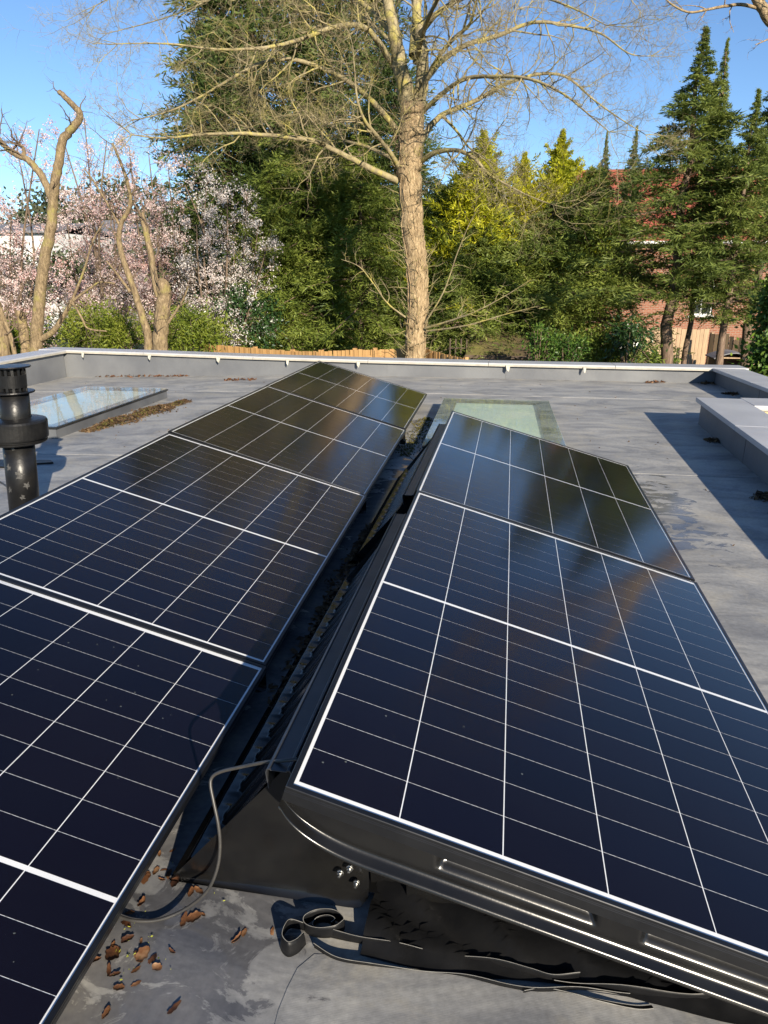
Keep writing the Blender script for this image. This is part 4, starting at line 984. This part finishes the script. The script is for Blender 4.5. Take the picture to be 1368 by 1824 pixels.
# ---- leaf clouds
def quads_from(base, axis, side, ln, wd):
    V = np.stack([base, base+axis*ln*.45+side*wd*.5, base+axis*ln, base+axis*ln*.45-side*wd*.5], 1)
    return V.reshape(-1, 3)
def nrm(a): return a/(np.linalg.norm(a, axis=-1, keepdims=True)+1e-9)
def conifer_mesh(seed, H, Rb, nb, ns=12, nl=7, zlow=.08, leaf=.26, lw=.075, pitch=.15, droop=.45, power=.85, gap=.0, bushy=1.0, ragged=.3, up=0.0):
    """feathery conifer: branches -> flat side sprays -> leaf blades; returns crown and stem tubes"""
    r = np.random.default_rng(seed)
    t = (np.arange(nb)+r.random(nb))/nb; t = zlow+(1-zlow)*t**.92
    az = np.arange(nb)*2.39996+r.normal(size=nb)*.4
    prof = Rb*np.clip((1-t), .012, 1)**power*np.clip((t-zlow)/.08+.55, 0, 1)
    L = prof*(1-ragged+2*ragged*r.random(nb)*(1+.5*(r.random(nb) > .9)))+.12*np.clip((1-t)/.2, .1, 1)
    out = np.stack([np.cos(az), np.sin(az), np.zeros(nb)], 1)
    z0 = H*t
    if ns is None: ns = 12
    s = (np.arange(ns)+.5)/ns
    s = .10+.90*s**.8
    # branch points (nb, ns)
    pit = pitch+up*t+r.normal(size=nb)*.12
    rad = L[:, None]*s[None]
    zz = z0[:, None]+rad*np.tan(pit)[:, None]-droop*L[:, None]*(s[None]**2)*.6
    sway = r.normal(size=(nb, 1))*.18*s[None]**2*L[:, None]
    tang = np.stack([-np.sin(az), np.cos(az), np.zeros(nb)], 1)
    B = out[:, None]*rad[..., None]+tang[:, None]*sway[..., None]; B[..., 2] = zz
    # side sprays
    sgn = np.where(np.arange(ns) % 2 == 0, 1., -1.)[None, :, None]
    sd = nrm(out[:, None]*r.uniform(.4, 1.0, (nb, ns, 1))+tang[:, None]*sgn*r.uniform(.4, 1.1, (nb, ns, 1))+np.array([0, 0, 1.])*(r.normal(size=(nb, ns, 1))*.28-.12+up*.8))
    sl_ = (.30+.34*(1-s[None])*np.minimum(1.6, L[:, None])+.1*r.random((nb, ns)))*bushy*np.minimum(1, .35+L[:, None]*.55)*np.clip((1-t)/.22, .12, 1)[:, None]
    q = (np.arange(nl)+.3)/nl
    base = B[:, :, None]+sd[:, :, None]*(sl_[..., None]*q)[..., None]
    base = base+r.normal(size=base.shape)*.03
    nor = nrm(np.array([0, 0, .8])+out[:, None, None]*.45+r.normal(size=(nb, ns, 1, 3))*.7)
    lat = nrm(np.cross(nor, np.broadcast_to(sd[:, :, None], base.shape)))
    sg2 = np.where(np.arange(nl) % 2 == 0, 1., -1.)[None, None, :, None]
    ax = nrm(sd[:, :, None]*r.uniform(.5, 1.0, base.shape[:3]+(1,))+lat*sg2*r.uniform(.3, .9, base.shape[:3]+(1,))+r.normal(size=base.shape)*.18+np.array([0, 0, up*.5]))
    side = nrm(np.cross(nor+r.normal(size=base.shape)*.7, ax))
    n = nb*ns*nl
    ln = leaf*r.uniform(.55, 1.25, (n, 1))*np.repeat(np.minimum(1, .5+L*.5)*np.clip((1-t)/.2, .3, 1), ns*nl)[:, None]; wd = lw*r.uniform(.6, 1.3, (n, 1))
    keep = r.random(n) > gap
    V = quads_from(base.reshape(-1, 3)[keep], ax.reshape(-1, 3)[keep], side.reshape(-1, 3)[keep], ln[keep], wd[keep])
    crown = mesh_np('crown', V, np.arange(len(V)).reshape(-1, 4))
    br = []
    hz = np.linspace(0, 1, 12); br.append((np.c_[r.normal(size=12)*.03*H/10, r.normal(size=12)*.03*H/10, hz*H*.97], .012*H*(1.05-hz)+.02, 8))
    for k in range(0, nb, 2):
        idx = [0, ns//3, 2*ns//3, ns-1]; P = np.vstack([[0, 0, z0[k]-.05], B[k, idx]]); rb = .012+.018*L[k]
        br.append((P, rb*np.array([1, .8, .6, .35, .15]), 3))
    tv, tf = tube_arrays(br); stem = mesh_np('trunk', tv, tf, True)
    return crown, stem
CROWNS = {}
def place_conifer(name, label, var, px, py, Y, hscale, wscale, leafm, rz, group, lean=0.0):
    """px,py = where its tip shows; height from the ground follows"""
    tip = at(px, py, Y); H = tip[2]-GZ
    crown, stem, H0 = var
    root = thing(name, label, 'tree', (tip[0], Y, GZ), rz, group)
    root.scale = (wscale, wscale, H/H0)
    root.rotation_euler = (0, lean, rz)
    key = (crown.name, leafm.name)
    if key not in CROWNS:
        c = crown.copy() if crown.materials else crown
        c.materials.clear(); c.materials.append(leafm); CROWNS[key] = c
    c = CROWNS[key]
    if not stem.materials: stem.materials.append(M['conbark'])
    link('crown', c, None, root); link('trunk', stem, None, root)
    return root
V_dense = (*conifer_mesh(1, 14.0, 2.8, 240, 20, 11, .10, .24, .042, .12, .42, .62, bushy=1.35, ragged=.42), 14.0)
V_dense2 = (*conifer_mesh(2, 12.0, 3.0, 240, 20, 12, .10, .23, .040, .10, .5, .60, bushy=1.35, ragged=.42), 12.0)
V_broad = (*conifer_mesh(3, 8.0, 2.9, 220, 20, 12, .12, .20, .036, .06, .42, .55, bushy=1.25, ragged=.45), 8.0)
V_thin = (*conifer_mesh(4, 12.0, 3.3, 170, 22, 10, .33, .20, .034, .12, .30, 1.2, gap=.03, bushy=.75, ragged=.75), 12.0)
V_gold = (*conifer_mesh(5, 8.0, 2.1, 180, 18, 13, .25, .20, .038, .35, .0, .95, bushy=1.1, ragged=.6, up=.45), 8.0)
V_back = (*conifer_mesh(6, 18.0, 3.8, 300, 20, 10, .12, .30, .065, .08, .5, .55, bushy=1.6, ragged=.45), 18.0)
G1 = 'conifers beyond the far parapet'
CON = [
 # name, label, variant, tip px, tip py, Y, wscale, mat, rz
 ('dark_fir', 'very tall dark fir left of the big trunk, its top out of frame', V_back, 430, -330, 29, 1.05, 'darkfir', .3),
 ('dark_fir', 'tall dark fir behind the big trunk, its top out of frame', V_back, 600, -260, 30, 1.0, 'darkfir', 2.1),
 ('dark_fir', 'dark fir at the left edge of the evergreen group above the blossom', V_dense, 385, -60, 28, 1.1, 'darkfir', 1.1),
 ('dark_fir', 'dark fir just right of the big trunk, mostly behind it', V_dense, 705, 60, 27, .85, 'darkfir', 4.0),
 ('cypress', 'green cypress with full skirts standing behind the orange fence at left', V_dense2, 545, 170, 25.5, .95, 'cypress', .6),
 ('cypress', 'green cypress between the white blossom and the big trunk', V_dense2, 640, 240, 25, .8, 'cypress', 2.9),
 ('cypress', 'smaller green cypress beside the white blossom, over the laurel', V_broad, 478, 300, 25, .74, 'cypress', 3.5),
 ('cypress', 'green cypress immediately right of the big trunk', V_broad, 795, 330, 26, .8, 'cypress', 1.7),
 ('golden_cypress', 'golden yellow cypress nearest the big trunk', V_gold, 862, 235, 25.6, 1.1, 'gold', .4),
 ('golden_cypress', 'golden yellow cypress in the middle of the golden three', V_gold, 935, 275, 26, .8, 'gold', 3.4),
 ('golden_cypress', 'golden yellow cypress farther right with a pointed top', V_gold, 1003, 235, 26, .95, 'gold', 2.2),
 ('cypress', 'broad green cypress behind the mossy shed', V_broad, 900, 372, 25, 1.0, 'cypress', 5.1),
 ('cypress', 'broad green cypress right of the mossy shed with spreading boughs', V_broad, 985, 362, 24.6, 1.0, 'bluefir', .9),
 ('cypress', 'broad green cypress with visible trunk before the old fence', V_broad, 1062, 300, 24.5, .9, 'cypress', 2.5),
 ('cedar', 'tall slender conifer with open crown and bare lower trunk on the right', V_thin, 1258, 50, 23, 1.25, 'bluefir', .2),
 ('cedar', 'thin spire of conifer standing close behind the tall slender one', V_thin, 1297, 70, 24.2, .6, 'bluefir', 3.0),
 ('cedar', 'small wispy conifer before the red tiled roof, the right one of two', V_thin, 1135, 225, 30, .55, 'darkfir', 4.4),
 ('cedar', 'wispy conifer left of the other wispy one, before the red tiled roof', V_thin, 1082, 235, 31, .5, 'darkfir', 1.4),
 ('cedar', 'conifer at the right picture edge above the ivy', V_thin, 1352, 160, 22, .8, 'bluefir', 5.3),
 ('cedar', 'dark conifer half outside the right picture edge', V_thin, 1420, 60, 23.5, 1.0, 'darkfir', 1.0),
 ('cypress', 'low green cypress filling in below the golden ones', V_broad, 850, 400, 24.5, .75, 'bluefir', 4.2),
]
for nm, lab, var, px, py, Y, ws, lm, rz in CON:
    place_conifer(nm, lab, var, px, py, Y, 1, ws, M[lm], rz, G1)
# dark trunks in the gloom under the firs
for k, px in enumerate((562, 590, 612, 640, 662, 690, 782, 800)):
    p = at(px, 600, 26.5+.6*(k % 3)); tb = Brancher(50+k)
    tb.limb([(0, 0, 0), (.05*(k % 2), 0, 2), (.0, .05, 4.5), (.1, 0, 7)], .14+.03*(k % 3), .08, 8)
    o = link('fir_trunk', tb.mesh('fir_trunk'), M['conbark']); o.location = (p[0], p[1], GZ)
    tag(o, ('first', 'second', 'third', 'fourth', 'fifth', 'sixth')[k]+' from the left of the slim shaded trunks left of the big tree' if k < 6 else ('slim shaded trunk just right of the big tree', 'slim shaded trunk beside the dark trellis')[k-6], 'tree trunk', 'trunks in the shade under the firs')

def leaf_cloud(n, rx, ry, rz_, leaf, lw, seed, clumps=60, cs=.32, flat=.0, shell=.55, droop=0.0):
    r = np.random.default_rng(seed)
    d = nrm(r.normal(size=(clumps, 3))); rad = r.random(clumps)**(shell)
    C_ = d*rad[:, None]*np.array([rx, ry, rz_])
    i = r.integers(0, clumps, n); sc = cs*r.uniform(.5, 1.3, clumps)[i][:, None]
    p = C_[i]+r.normal(size=(n, 3))*sc*np.array([1, 1, .75])
    ax = nrm(r.normal(size=(n, 3))+nrm(p)*.6+np.array([0, 0, -droop])); sd = nrm(np.cross(ax, r.normal(size=(n, 3))+np.array([0, 0, flat])))
    return quads_from(p, ax, sd, leaf*r.uniform(.6, 1.3, (n, 1)), lw*r.uniform(.6, 1.3, (n, 1))), p
def bush(name, label, px, py, Y, rx, ry, rz_, n, leaf, lw, m, seed, clumps=60, cs=.3, cat='bush', group=None, twigs=18, tm='darktwig', droop=0):
    c = at(px, py, Y); V, _ = leaf_cloud(n, rx, ry, rz_, leaf, lw, seed, clumps, cs, droop=droop)
    root = thing(name, label, cat, (c[0], Y, GZ), 0, group)
    me = mesh_np('foliage', V+np.array([0, 0, c[2]-GZ]), np.arange(len(V)).reshape(-1, 4)); me.materials.append(m); link('foliage', me, None, root)
    b_ = Brancher(seed+500)
    for k in range(twigs):
        a = b_.r.uniform(0, 6.28); e = np.array([math.cos(a)*rx*.8, math.sin(a)*ry*.8, c[2]-GZ+rz_*b_.r.uniform(0, .9)])
        b_.limb([(0, 0, 0), e*[.25, .25, .55], e], .03, .006, 4, 4)
    me = b_.mesh('stems'); me.materials.append(M[tm]); link('stems', me, None, root)
    return root
bush('hedge', 'bright yellow-green hedge between the pollarded trunks at left', 190, 592, 21, 1.9, .8, .75, 9000, .16, .035, M['hedge'], 61, 70, .28, 'hedge', twigs=30)
bush('hedge', 'yellow-green hedge right of the twin pollarded trunks', 345, 598, 21.5, 1.0, .7, .75, 5500, .16, .035, M['hedge'], 62, 50, .25, 'hedge', twigs=20)
bush('hedge', 'strip of yellow-green hedge at the left picture edge', 20, 610, 20, 1.6, .6, .6, 4500, .15, .035, M['hedge'], 63, 40, .25, 'hedge')
bush('laurel_bush', 'glossy dark laurel bush left of the orange fence end', 440, 570, 23.5, 1.2, .9, 1.25, 9000, .12, .05, M['laurel'], 64, 90, .25)
bush('laurel_bush', 'taller glossy laurel behind the white blossom', 400, 520, 25, 1.4, 1.0, 1.6, 9000, .13, .055, M['laurel'], 65, 90, .3)
bush('ivy_bush', 'bright ivy climbing at the right picture edge', 1388, 560, 17, .35, .5, 1.3, 6000, .11, .07, M['ivy'], 66, 80, .18)
bush('ivy_bush', 'yellow-green ivy mass low at the right edge behind the coping', 1385, 635, 15, .4, .5, .5, 4000, .11, .07, M['ivy'], 67, 50, .16)
bush('young_shrub', 'leafy young shrub in front of the mossy shed', 962, 612, 20, .35, .3, .55, 1500, .09, .045, M['ivy'], 68, 30, .13)
bush('young_shrub', 'second leafy shrub just right of the mossy shed', 1010, 628, 20, .55, .3, .5, 1800, .09, .045, M['ivy'], 69, 30, .16)
bush('drooping_shrub', 'dark drooping broad-leaved shrub before the old fence', 1120, 605, 22, .5, .4, .45, 1200, .2, .05, M['laurel'], 70, 30, .22, droop=.8)
bush('green_plant', 'low bright green plants along the foot of the old fence', 1170, 640, 28, 1.1, .4, .25, 1800, .12, .05, M['ivy'], 71, 30, .18)
bush('ivy_bush', 'patch of ivy at the foot of the shed wall', 1060, 622, 23, 1.0, .5, .6, 3500, .12, .06, M['cypress'], 72, 40, .22)
# far woods on the horizon
FAR = 'distant trees on the horizon'
for k, (px, py, Y, rx, rz_, lab) in enumerate(((-120, 400, 70, 7, 6, 'rounded distant tree behind the white house'), (60, 385, 80, 8, 6, 'distant tree above the white house roof'), (230, 400, 75, 7, 6, 'distant tree behind the grey roofed house'),
        (330, 430, 62, 5, 5, 'distant tree right of the grey roofed house'), (470, 430, 60, 7, 6, 'distant wood behind the laurels'), (620, 450, 60, 7, 6, 'distant wood seen under the firs'), (800, 440, 60, 7, 6, 'distant wood right of the big trunk'), (960, 470, 62, 7, 5, 'distant wood behind the shed'))):
    bush('far_tree', lab, px, py+40, Y, rx, rx*.6, rz_, 5000, .7, .4, M['farleaf'], 80+k, 70, 1.2, 'tree', FAR, 14)
bush('far_bush', 'brownish shrubbery below the white house wall at the far left', 20, 500, 38, 6, 1.5, 1.4, 7000, .3, .15, M['farleaf'], 97, 80, .6, 'bush')
bush('far_bush', 'brownish shrubbery behind the pollarded trunks, right of the white house', 190, 500, 38, 4.5, 1.5, 1.4, 6000, .3, .15, M['farleaf'], 98, 80, .6, 'bush')
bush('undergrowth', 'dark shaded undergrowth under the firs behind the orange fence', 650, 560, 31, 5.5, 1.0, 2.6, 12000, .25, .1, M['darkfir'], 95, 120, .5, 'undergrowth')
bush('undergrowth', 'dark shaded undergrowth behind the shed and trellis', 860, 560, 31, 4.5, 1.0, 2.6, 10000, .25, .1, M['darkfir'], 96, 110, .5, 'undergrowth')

# ---- pollarded trees with blossom
def pollard(label, limbs, Y, seed, extra=10, shoot=.7):
    b_ = Brancher(seed); 
    for pts, r0, r1 in limbs:
        P, rd = b_.limb([at(x, y, Y+(q[0] if q else 0)) for x, y, *q in pts], r0*.8, r1*.85, 10, 7)
        if extra: b_.along(P, rd, extra, shoot, .35, 1, (4, 0), .12, .3, .5)
    x0 = b_.out[0][0][0]
    root = thing('pollarded_tree', label, 'tree', (x0[0], Y, GZ), 0, 'pollarded trees by the left parapet')
    main = Brancher(0); main.out = [q for q in b_.out if q[2] == 10]; tw = Brancher(0); tw.out = [q for q in b_.out if q[2] != 10]
    Mx = Matrix.Translation((-x0[0], -Y, -GZ))
    me = main.mesh('trunk'); me.transform(Mx); me.materials.append(M['bark2']); link('trunk', me, None, root)
    if tw.out: me = tw.mesh('shoots'); me.transform(Mx); me.materials.append(M['darktwig']); link('shoots', me, None, root)['kind'] = 'stuff'
    return root
YP = 17.5
pollard('pollarded tree with tall crooked stem hooked at its top, far left', [
  ([(60, 780), (62, 690), (64, 620), (70, 540), (78, 470), (90, 410), (95, 350), (105, 290), (112, 250), (132, 225), (143, 205), (128, 185), (105, 163)], .24, .07),
  ([(92, 352), (75, 315), (50, 285), (28, 275), (10, 262), (-8, 240), (-15, 225)], .12, .06),
  ([(42, 285), (42, 265), (30, 256)], .06, .045), ([(70, 605), (95, 590), (115, 560), (128, 535)], .11, .06),
  ([(128, 537), (150, 480), (165, 430), (185, 395)], .05, .015), ([(128, 537), (165, 510), (180, 503), (205, 505)], .045, .025),
  ([(128, 537), (145, 565), (157, 585), (190, 590)], .045, .02), ([(48, 640), (42, 590), (36, 555)], .17, .15)], YP, 71, 6, .9)
pollard('stubby pollarded trunk cut by the left picture edge', [
  ([(5, 780), (8, 680), (2, 600), (-8, 550), (-20, 510)], .28, .18), ([(30, 690), (24, 620), (10, 575), (-4, 540)], .09, .05)], YP-.5, 72, 6, .8)
pollard('pair of pollarded trunks with leaning sawn-off stems left of the white blossom', [
  ([(288, 780), (286, 690), (285, 620), (288, 570), (292, 530), (291, 505)], .27, .21),
  ([(282, 530), (275, 490), (266, 440), (257, 400), (252, 380)], .12, .08),
  ([(262, 640), (264, 600), (252, 560), (240, 520), (222, 470), (212, 430), (215, 400), (232, 365), (228, 330), (215, 290), (200, 255)], .15, .03),
  ([(215, 405), (190, 360), (165, 320), (150, 300)], .05, .015), ([(228, 350), (245, 335)], .03, .012), ([(232, 520), (210, 490), (190, 465)], .06, .02),
  ([(300, 575), (325, 535), (335, 510)], .05, .02)], YP+.5, 73, 7, 1.0)

def blossom_tree(label, px, py_base, Y, crown_px, m, seed, nfl, spread, group='blossom trees on the left'):
    """open branching tree; petals clustered on its twigs"""
    b_ = Brancher(seed); base = at(px, 560, Y); base[2] = GZ
    for (cx, cy, dy) in crown_px:
        e = at(cx, cy, Y+dy); mid = base*.45+e*.55+np.array([0, 0, .5])+b_.r.normal(size=3)*.3; mid[2] = min(mid[2], e[2])
        P, rd = b_.limb([base, base*.75+mid*.25+np.array([0, 0, .6]), mid, e], .09, .015, 6, 6)
        b_.along(P, rd, 16, 1.5*spread, .35, 2, (6, 3, 0), .08, .26, .5)
    r = np.random.default_rng(seed+1)
    seg = [(P[:-1], P[1:]) for P, rd, sd in b_.out if sd <= 4]
    A = np.concatenate([q[0] for q in seg]); B = np.concatenate([q[1] for q in seg])
    i = r.integers(0, len(A), nfl); p = A[i]+(B[i]-A[i])*r.random((nfl, 1))+r.normal(size=(nfl, 3))*.038
    ax = nrm(r.normal(size=(nfl, 3))); sd = nrm(np.cross(ax, r.normal(size=(nfl, 3))))
    V = quads_from(p, ax, sd, .052*r.uniform(.6, 1.3, (nfl, 1)), .048*r.uniform(.6, 1.3, (nfl, 1)))
    root = thing('blossom_tree', label, 'tree', (base[0], Y, GZ), 0, group); Mx = Matrix.Translation((-base[0], -Y, -GZ))
    me = b_.mesh('branches'); me.transform(Mx); me.materials.append(M['darktwig']); link('branches', me, None, root)
    me = mesh_np('blossom', V, np.arange(len(V)).reshape(-1, 4)); me.transform(Mx); me.materials.append(m); link('blossom', me, None, root)
blossom_tree('pink blossom tree filling the left edge behind the crooked stem', 20, 600, 24, [(-60, 330, 0), (-30, 290, 1), (30, 260, .5), (70, 230, -.5), (20, 380, -1), (-50, 450, .5), (60, 470, -1), (90, 330, 1), (10, 520, 0), (-20, 500, .5), (60, 530, .3), (-60, 540, -.5)], M['pink'], 201, 28000, 1.0)
blossom_tree('pink blossom tree between the two pollarded groups', 180, 600, 25, [(110, 240, 0), (150, 210, .8), (190, 250, -.6), (150, 320, 1), (200, 360, 0), (120, 400, -1), (170, 450, .6), (230, 460, -.5), (140, 510, 0), (190, 520, .4), (240, 510, -.3)], M['pink'], 202, 26000, 1.0)
blossom_tree('pale pink blossom tree above the sawn-off stems', 285, 600, 25.5, [(230, 260, 0), (265, 275, .8), (300, 300, -.6), (290, 360, 1), (250, 340, -1), (320, 400, 0), (300, 450, .7), (270, 500, -.5)], M['pink'], 203, 20000, .9)
blossom_tree('white blossom tree in front of the cypress left of centre', 385, 600, 23.5, [(330, 330, 0), (370, 310, .6), (405, 350, -.6), (440, 345, .5), (460, 400, 0), (475, 440, -.6), (420, 420, .8), (350, 400, -.8), (340, 470, .4), (400, 480, -.4), (450, 490, .3)], M['white'], 204, 20000, .8)

# ---- bare tree behind the viewer: its soft branch shadows fall on the left half of the roof
root = thing('bare_tree', 'bare tree standing behind the viewer, seen only by its soft shadow on the roof', 'tree', (8.6, -12.5, GZ), 2.0, None)
big = [o for o in bpy.data.objects if o.name.startswith('bare_tree')][0]
for ch in list(big.children):
    c = ch.copy(); COL.objects.link(c); c.parent = root
root.scale = (.62, .62, .62)
